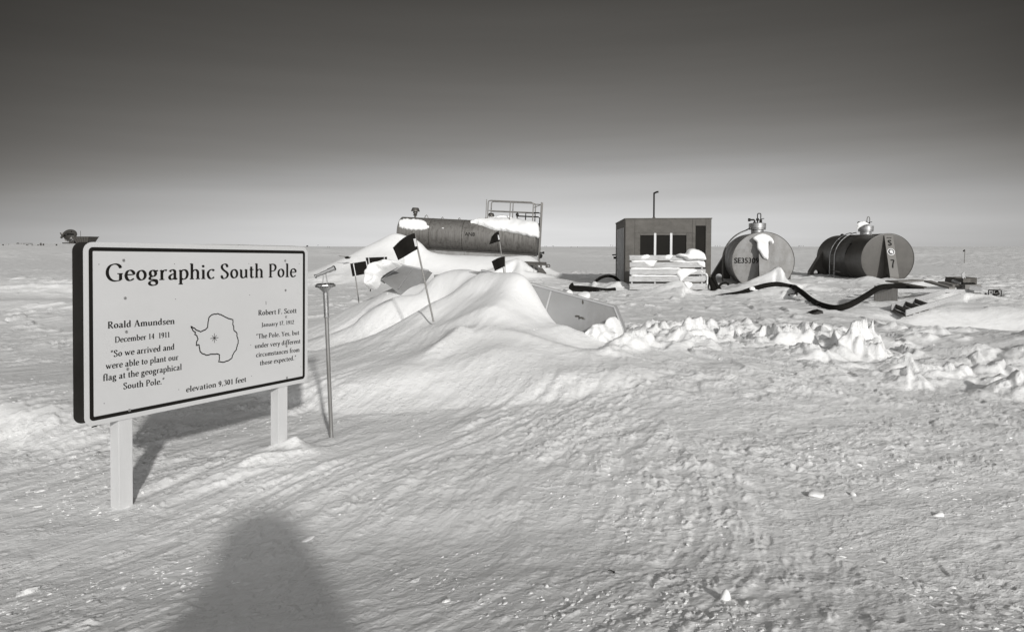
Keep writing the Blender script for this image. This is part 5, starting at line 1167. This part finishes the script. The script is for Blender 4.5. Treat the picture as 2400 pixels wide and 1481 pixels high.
plank(q9(470, 600, 20.2), q9(1010, 690, 19.4), .24, .035, 'dark plank lying across the crate just above the hose', WEB)
plank(q9(560, 612, 20.6), q9(920, 594, 21.5), .3, .05, 'short dark board lying level behind the sloping plank', WOODM)
plank(q9(1035, 605, 20.8), q9(1390, 705, 19.8), .22, .05, 'long weathered board sloping down to the right, front of the pile', WOODM)
plank(q9(1230, 622, 21.2), q9(1440, 672, 20.6), .22, .06, 'shorter weathered board sloping behind the long one', WOODM)
plank(q9(1400, 600, 21.4), q9(1520, 640, 21.0), .10, .06, 'short pale batten beside the dark boxes', WOODL)
plank(q9(1360, 660, 20.8), q9(1540, 676, 20.6), .3, .05, 'dark board under the boxes', WEB)
plank(q9(1640, 712, 20.0), q9(1812, 735, 19.8), .3, .12, 'pale timber block under the small open box', WOODL)
def openbox(x0, y0, x1, y1, Y, dep, label, m, name="wooden_box", fill=None):
    b = q9((x0+x1)/2, y1, Y); p = q9(x0, y0, Y)-b; q_ = q9(x1, y1, Y)-b; w_ = q_.x-p.x; h_ = p.z-q_.z; root = empty(name, b, (0, 0, R(-6))); t = .025
    MB().box((0, t/2, h_/2), (w_, t, h_)).build("front_board", m, root, bevel=.003); MB().box((0, dep-t/2, h_/2), (w_, t, h_)).build("rear_board", m, root, bevel=.003)
    for s in (-1, 1): MB().box((s*(w_/2-t/2), dep/2, h_/2), (t, dep-2*t, h_)).build("side_board", m, root)
    MB().box((0, dep/2, t/2), (w_-2*t, dep-2*t, t)).build("bottom", m, root)
    if fill: 
        for k in range(4): MB().lathe([(0, 0), (.07, .01), (.08, .08), (.04, .14), (0, .15)], 8, Matrix.Translation((-w_*.32+k*w_*.2, dep*.5, h_-.09))).build("content", DARK, root)
    tag(root, label, 'box', 'boxes by the crates'); return root
openbox(1440, 545, 1727, 640, 21.6, .6, 'dark open box at the back of the pile, widest', mat("dark_box_ply", .07, .8, var=.3, scale=6))
openbox(1368, 570, 1440, 605, 21.9, .35, 'low dark box left of the widest box', WEB)
openbox(1547, 560, 1640, 692, 20.9, .5, 'tall grey box standing between the others', mat("grey_box_ply", .12, .8, var=.3, scale=6))
openbox(1580, 645, 1792, 708, 20.3, .5, 'small pale open box holding dark fittings, nearest', mat("pale_box_ply", .22, .8, var=.3, scale=6), fill=True)
b = q9(1552, 560, 20.85); root = MB().prism([q9(x, y, 20.85)-b for x, y in ((1525, 490), (1560, 455), (1580, 550), (1578, 560), (1562, 540), (1548, 565), (1533, 545))], (0, .02, 0)).build("broken_board", WOODL, loc=b); tag(root, 'upright broken plywood scrap stuck in the boxes', 'board')
# steps lying on the snow
b = q9(800, 1000, 17.8); root = empty("wooden_steps", b)
def st3(X, Y, d): return q9(X, Y, d)-b
gs = gY(2124, 727, 0, 10)-1.0; ge = gY(2253, 690, 0, 10)-1.0; b1, b2_ = st3(540, 920, gs+.75), st3(1295, 708, min(ge+.9, gY(2216, 679, 0, 10)-.7)); f1_, f2_ = st3(742, 1000, gs), st3(1518, 770, ge)
print('steps', gs, ge, gY(2090, 713, 0, 10), gY(2216, 679, 0, 10))
for p, q_ in ((b1, b2_), (f1_, f2_)):
    MB().prism([p, q_, q_-Vector((0, 0, .13)), p-Vector((0, 0, .15))], (0, .04, 0)).build("stringer", WOODL, root, bevel=.003)
for k in range(3):
    t = .06+.17*k; p = b1.lerp(b2_, t)+Vector((.02, .045, -.02)); q_ = f1_.lerp(f2_, t)+Vector((-.02, 0, -.02)); al_ = (b2_-b1).normalized()
    MB().prism([p, q_, q_+Vector((.02, .0, -.13)), p+Vector((.02, .0, -.13))], al_*.035).build("riser", WEB, root)
    MB().prism([p+Vector((.0, 0, -.13)), q_+Vector((.0, 0, -.13)), q_-al_*.20+Vector((0, 0, -.12)), p-al_*.20+Vector((0, 0, -.12))], (0, 0, -.03)).build("tread", WEB, root)
tag(root, 'pale wooden steps with dark treads lying on the snow', 'steps')
b = at(2337, 696, 20.5); root = empty("small_engine", b)
mb = MB(); w0, h0 = .24, .2
for x in (-w0/2, w0/2):
    for y in (0, .2): mb.tube([(x, y, 0), (x, y, h0)], .014, 6)
for z in (0, h0):
    mb.tube([(-w0/2, 0, z), (w0/2, 0, z), (w0/2, .2, z), (-w0/2, .2, z), (-w0/2, 0, z)], .014, 6)
mb.build("frame", DARK, root); MB().lathe([(0, -.08), (.07, -.07), (.08, 0), (.07, .07), (0, .08)], 12, Matrix.Translation((.03, .1, .1)) @ Matrix.Rotation(R(70), 4, 'Y')).build("motor", DARK, root); MB().box((-.08, .1, .13), (.08, .1, .07)).build("tank", STEEL, root, bevel=.01)
tag(root, 'small engine in a tube frame on the snow at far right of the crates', 'engine')
b = at(2310, 693, 20.4); tag(MB().box((0, 0, 0), (.12, .12, .08)).lathe([(0, .03), (.03, .03), (.03, .08), (0, .08)], 8).build("dark_canister", DARK, loc=b, bevel=.01), 'small dark canister left of the framed engine', 'canister')
# ------------------------------------------------------------------ far things
DF = 620.0
def fz(X, Y, d=DF): return at(X/6, 520+Y/6, d)     # zoomed crop coordinates
b = fz(950, 300); root = empty("radio_telescope", b)
dc = fz(965, 190)-b
MB().lathe([(0, -2.4), (2.0, -2.2), (4.2, -1.2), (5.6, .6), (5.75, .65), (4.3, -1.0), (2.0, -1.9), (0, -2.1)], 28, Matrix.Translation(dc+Vector((1.3, 0, .3))) @ Matrix.Rotation(R(28), 4, 'Y') @ Matrix.Rotation(R(52), 4, 'X') ).build("dish", FAR, root, smooth=True)
mb = MB(); P = [fz(890, 230)-b, fz(915, 190)-b, fz(950, 155)-b, fz(990, 140)-b, fz(1036, 140)-b]
mb.tube([p+Vector((0, -3, 0)) for p in crom(P, 5)], .95, 10).build("dish_rim", FAR, root)
MB().prism([p-b for p in (fz(850, 155), fz(880, 145), fz(935, 155), fz(925, 205), fz(890, 215))], (0, 3, 0)).build("shield", FARL, root)
MB().tube([fz(848, 155)-b, fz(885, 215)-b], .5, 6).build("shield_frame", FAR, root)
MB().prism([p-b for p in (fz(905, 230), fz(945, 230), fz(945, 280), fz(910, 280))], (0, 4, 0)).build("tower", FARL, root)
MB().tube([fz(955, 275)-b, fz(1020, 205)-b], .6, 6).tube([fz(975, 275)-b, fz(1040, 205)-b], .6, 6).build("strut", FARL, root)
MB().prism([p-b for p in (fz(872, 292), fz(990, 290), fz(1000, 316), fz(960, 304), fz(875, 306))], (0, 9, 0)).build("base_deck", FAR, root)
tag(root, 'distant radio telescope with a tilted dish on the left horizon', 'telescope')
b = fz(1205, 290); root = empty("research_building", b)
T_, B_2 = [fz(1085, 213), fz(1320, 215)], [fz(1135, 272), fz(1290, 272)]
w1 = (T_[1].x-T_[0].x)/2; w2 = (B_2[1].x-B_2[0].x)/2; zt_ = T_[0].z-b.z; zb_ = B_2[0].z-b.z-2.0; cxx = (T_[0].x+T_[1].x)/2-b.x
vs = [(cxx+s*w1, y*w1, zt_) for s, y in ((-1, -1), (1, -1), (1, 1), (-1, 1))]+[(cxx+s*w2, y*w2, zb_) for s, y in ((-1, -1), (1, -1), (1, 1), (-1, 1))]
MB().add(vs, [(0, 1, 2, 3), (4, 5, 6, 7), (0, 1, 5, 4), (1, 2, 6, 5), (2, 3, 7, 6), (3, 0, 4, 7)]).build("flared_shield", mat("far_shield", .06, .7), root)
mb = MB()
for k in range(7):
    t = k/6*2-1; mb.tube([(cxx+t*w1, -w1-.1, zt_), (cxx+t*w2, -w2-.1, zb_)], .22, 4)
mb.build("shield_rib", FAR, root)
MB().box((cxx, 0, zt_+.1), (w1*2.05, w1*2.05, .35)).build("shield_lip", FAR, root)
MB().box((cxx-2, 0, zb_-1.6), (w2*2.6, w2*2, 3.2)).build("block", FAR, root)
MB().tube([fz(1134, 215)-b, fz(1131, 128)-b], .16, 5).build("mast", FAR, root)
mb = MB()
for X, w_, h_ in ((1010, 2.5, 2), (1050, 3, 3), (1095, 3.5, 4.6), (1075, 1.5, 5)): p = fz(X, 300)-b; mb.box((p.x, 0, p.z+h_/2-1), (w_, 4, h_+2))
mb.build("annexe", FAR, root)
tag(root, 'distant building with a wide flared shield on its roof behind the sign corner', 'building')
b = fz(330, 340, 500); root = empty("field_hut", b)
MB().prism([fz(x, y, 500)-b for x, y in ((272, 302), (392, 302), (396, 318), (350, 322), (345, 342), (270, 342))], (0, 5, 0)).build("wall", FAR, root); MB().lathe([(0, 0), (1.1, .3), (1.3, 1.4), (.6, 2.3), (0, 2.4)], 10, Matrix.Translation(fz(252, 342, 500)-b)).build("tank", FAR, root)
for X in (290, 310): MB().box(fz(X, 312, 499.8)-b, (1.6, .2, 1.2)).build("window", FARL, root)
tag(root, 'small low hut on the horizon at the far left', 'hut')
specks = [(42, 348, 2), (110, 374, 2), (280, 365, 2), (380, 362, 4), (456, 362, 3), (536, 360, 3), (612, 356, 5), (925, 374, 2), (575, 330, 2), (795, 345, 2)]
proto = None
for k, (X, Y, s) in enumerate(specks):
    dd = 330.0; p = fz(X, Y+8, dd)
    g = ground_z(p.x, p.y)
    if proto is None:
        mb = MB(); mb.lathe([(.30, 0), (.32, .05), (.32, .95), (.30, 1.0), (0, 1.0)], 12); proto = mb.build("fuel_drum", FAR)
        o = proto
    else: o = proto.copy(); S.collection.objects.link(o)
    o.location = p; o.scale = (1, 1, 1.0+.2*s); tag(o, 'tiny dark drum on the far snow left of the sign', 'drum', 'distant drums below the left horizon')
proto = None
for k, (px_, py_) in enumerate([(1277, 577), (1281, 577.4), (1294, 577), (1297, 577.4), (1431, 575), (1436, 576), (1338, 579), (1353, 579), (1676, 576.5), (1681, 576.5), (1687, 576.5), (1872, 577), (1877, 577), (1882, 577), (768, 579), (772, 579.4), (1873, 576.8), (745, 575), (560, 575), (2396, 587), (66, 573.5), (92, 573.2), (20, 573)]):
    p = at(px_, py_+1.2, 300)
    if proto is None:
        proto = MB().tube([(0, 0, -.4), (0, 0, .75)], .05, 6).prism([(0, -.02, .35), (.30, -.02, .38), (.32, -.02, .74), (0, -.02, .75)], (0, .03, 0)).build("route_flag", FAR); o = proto
    else: o = proto.copy(); S.collection.objects.link(o)
    o.location = p; o.scale = (.6,)*3; tag(o, 'tiny dark route flag on the horizon', 'flag', 'route flags along the horizon')
# a few larger snow blocks in the foreground
for k, (px_, py_, sz, lab) in enumerate([
    (1697, 1405, (.035, .03, .05), 'upright white snow clod casting a shadow in the near foreground'),
    (1910, 1158, (.075, .05, .022), 'flat tilted snow plate right of centre in the foreground'),
    (2000, 1158, (.022, .02, .02), 'small round snow clod right of the tilted plate'),
    (2200, 1205, (.05, .03, .02), 'low snow wedge at the right foreground'),
    (720, 1262, (.05, .03, .015), 'low snow wedge inside the shadow of the photographer')]):
    snow_clod(px_, py_, gY(px_, py_+4, 0.0), sz, lab, 40+k)
print('objects', len(bpy.data.objects))
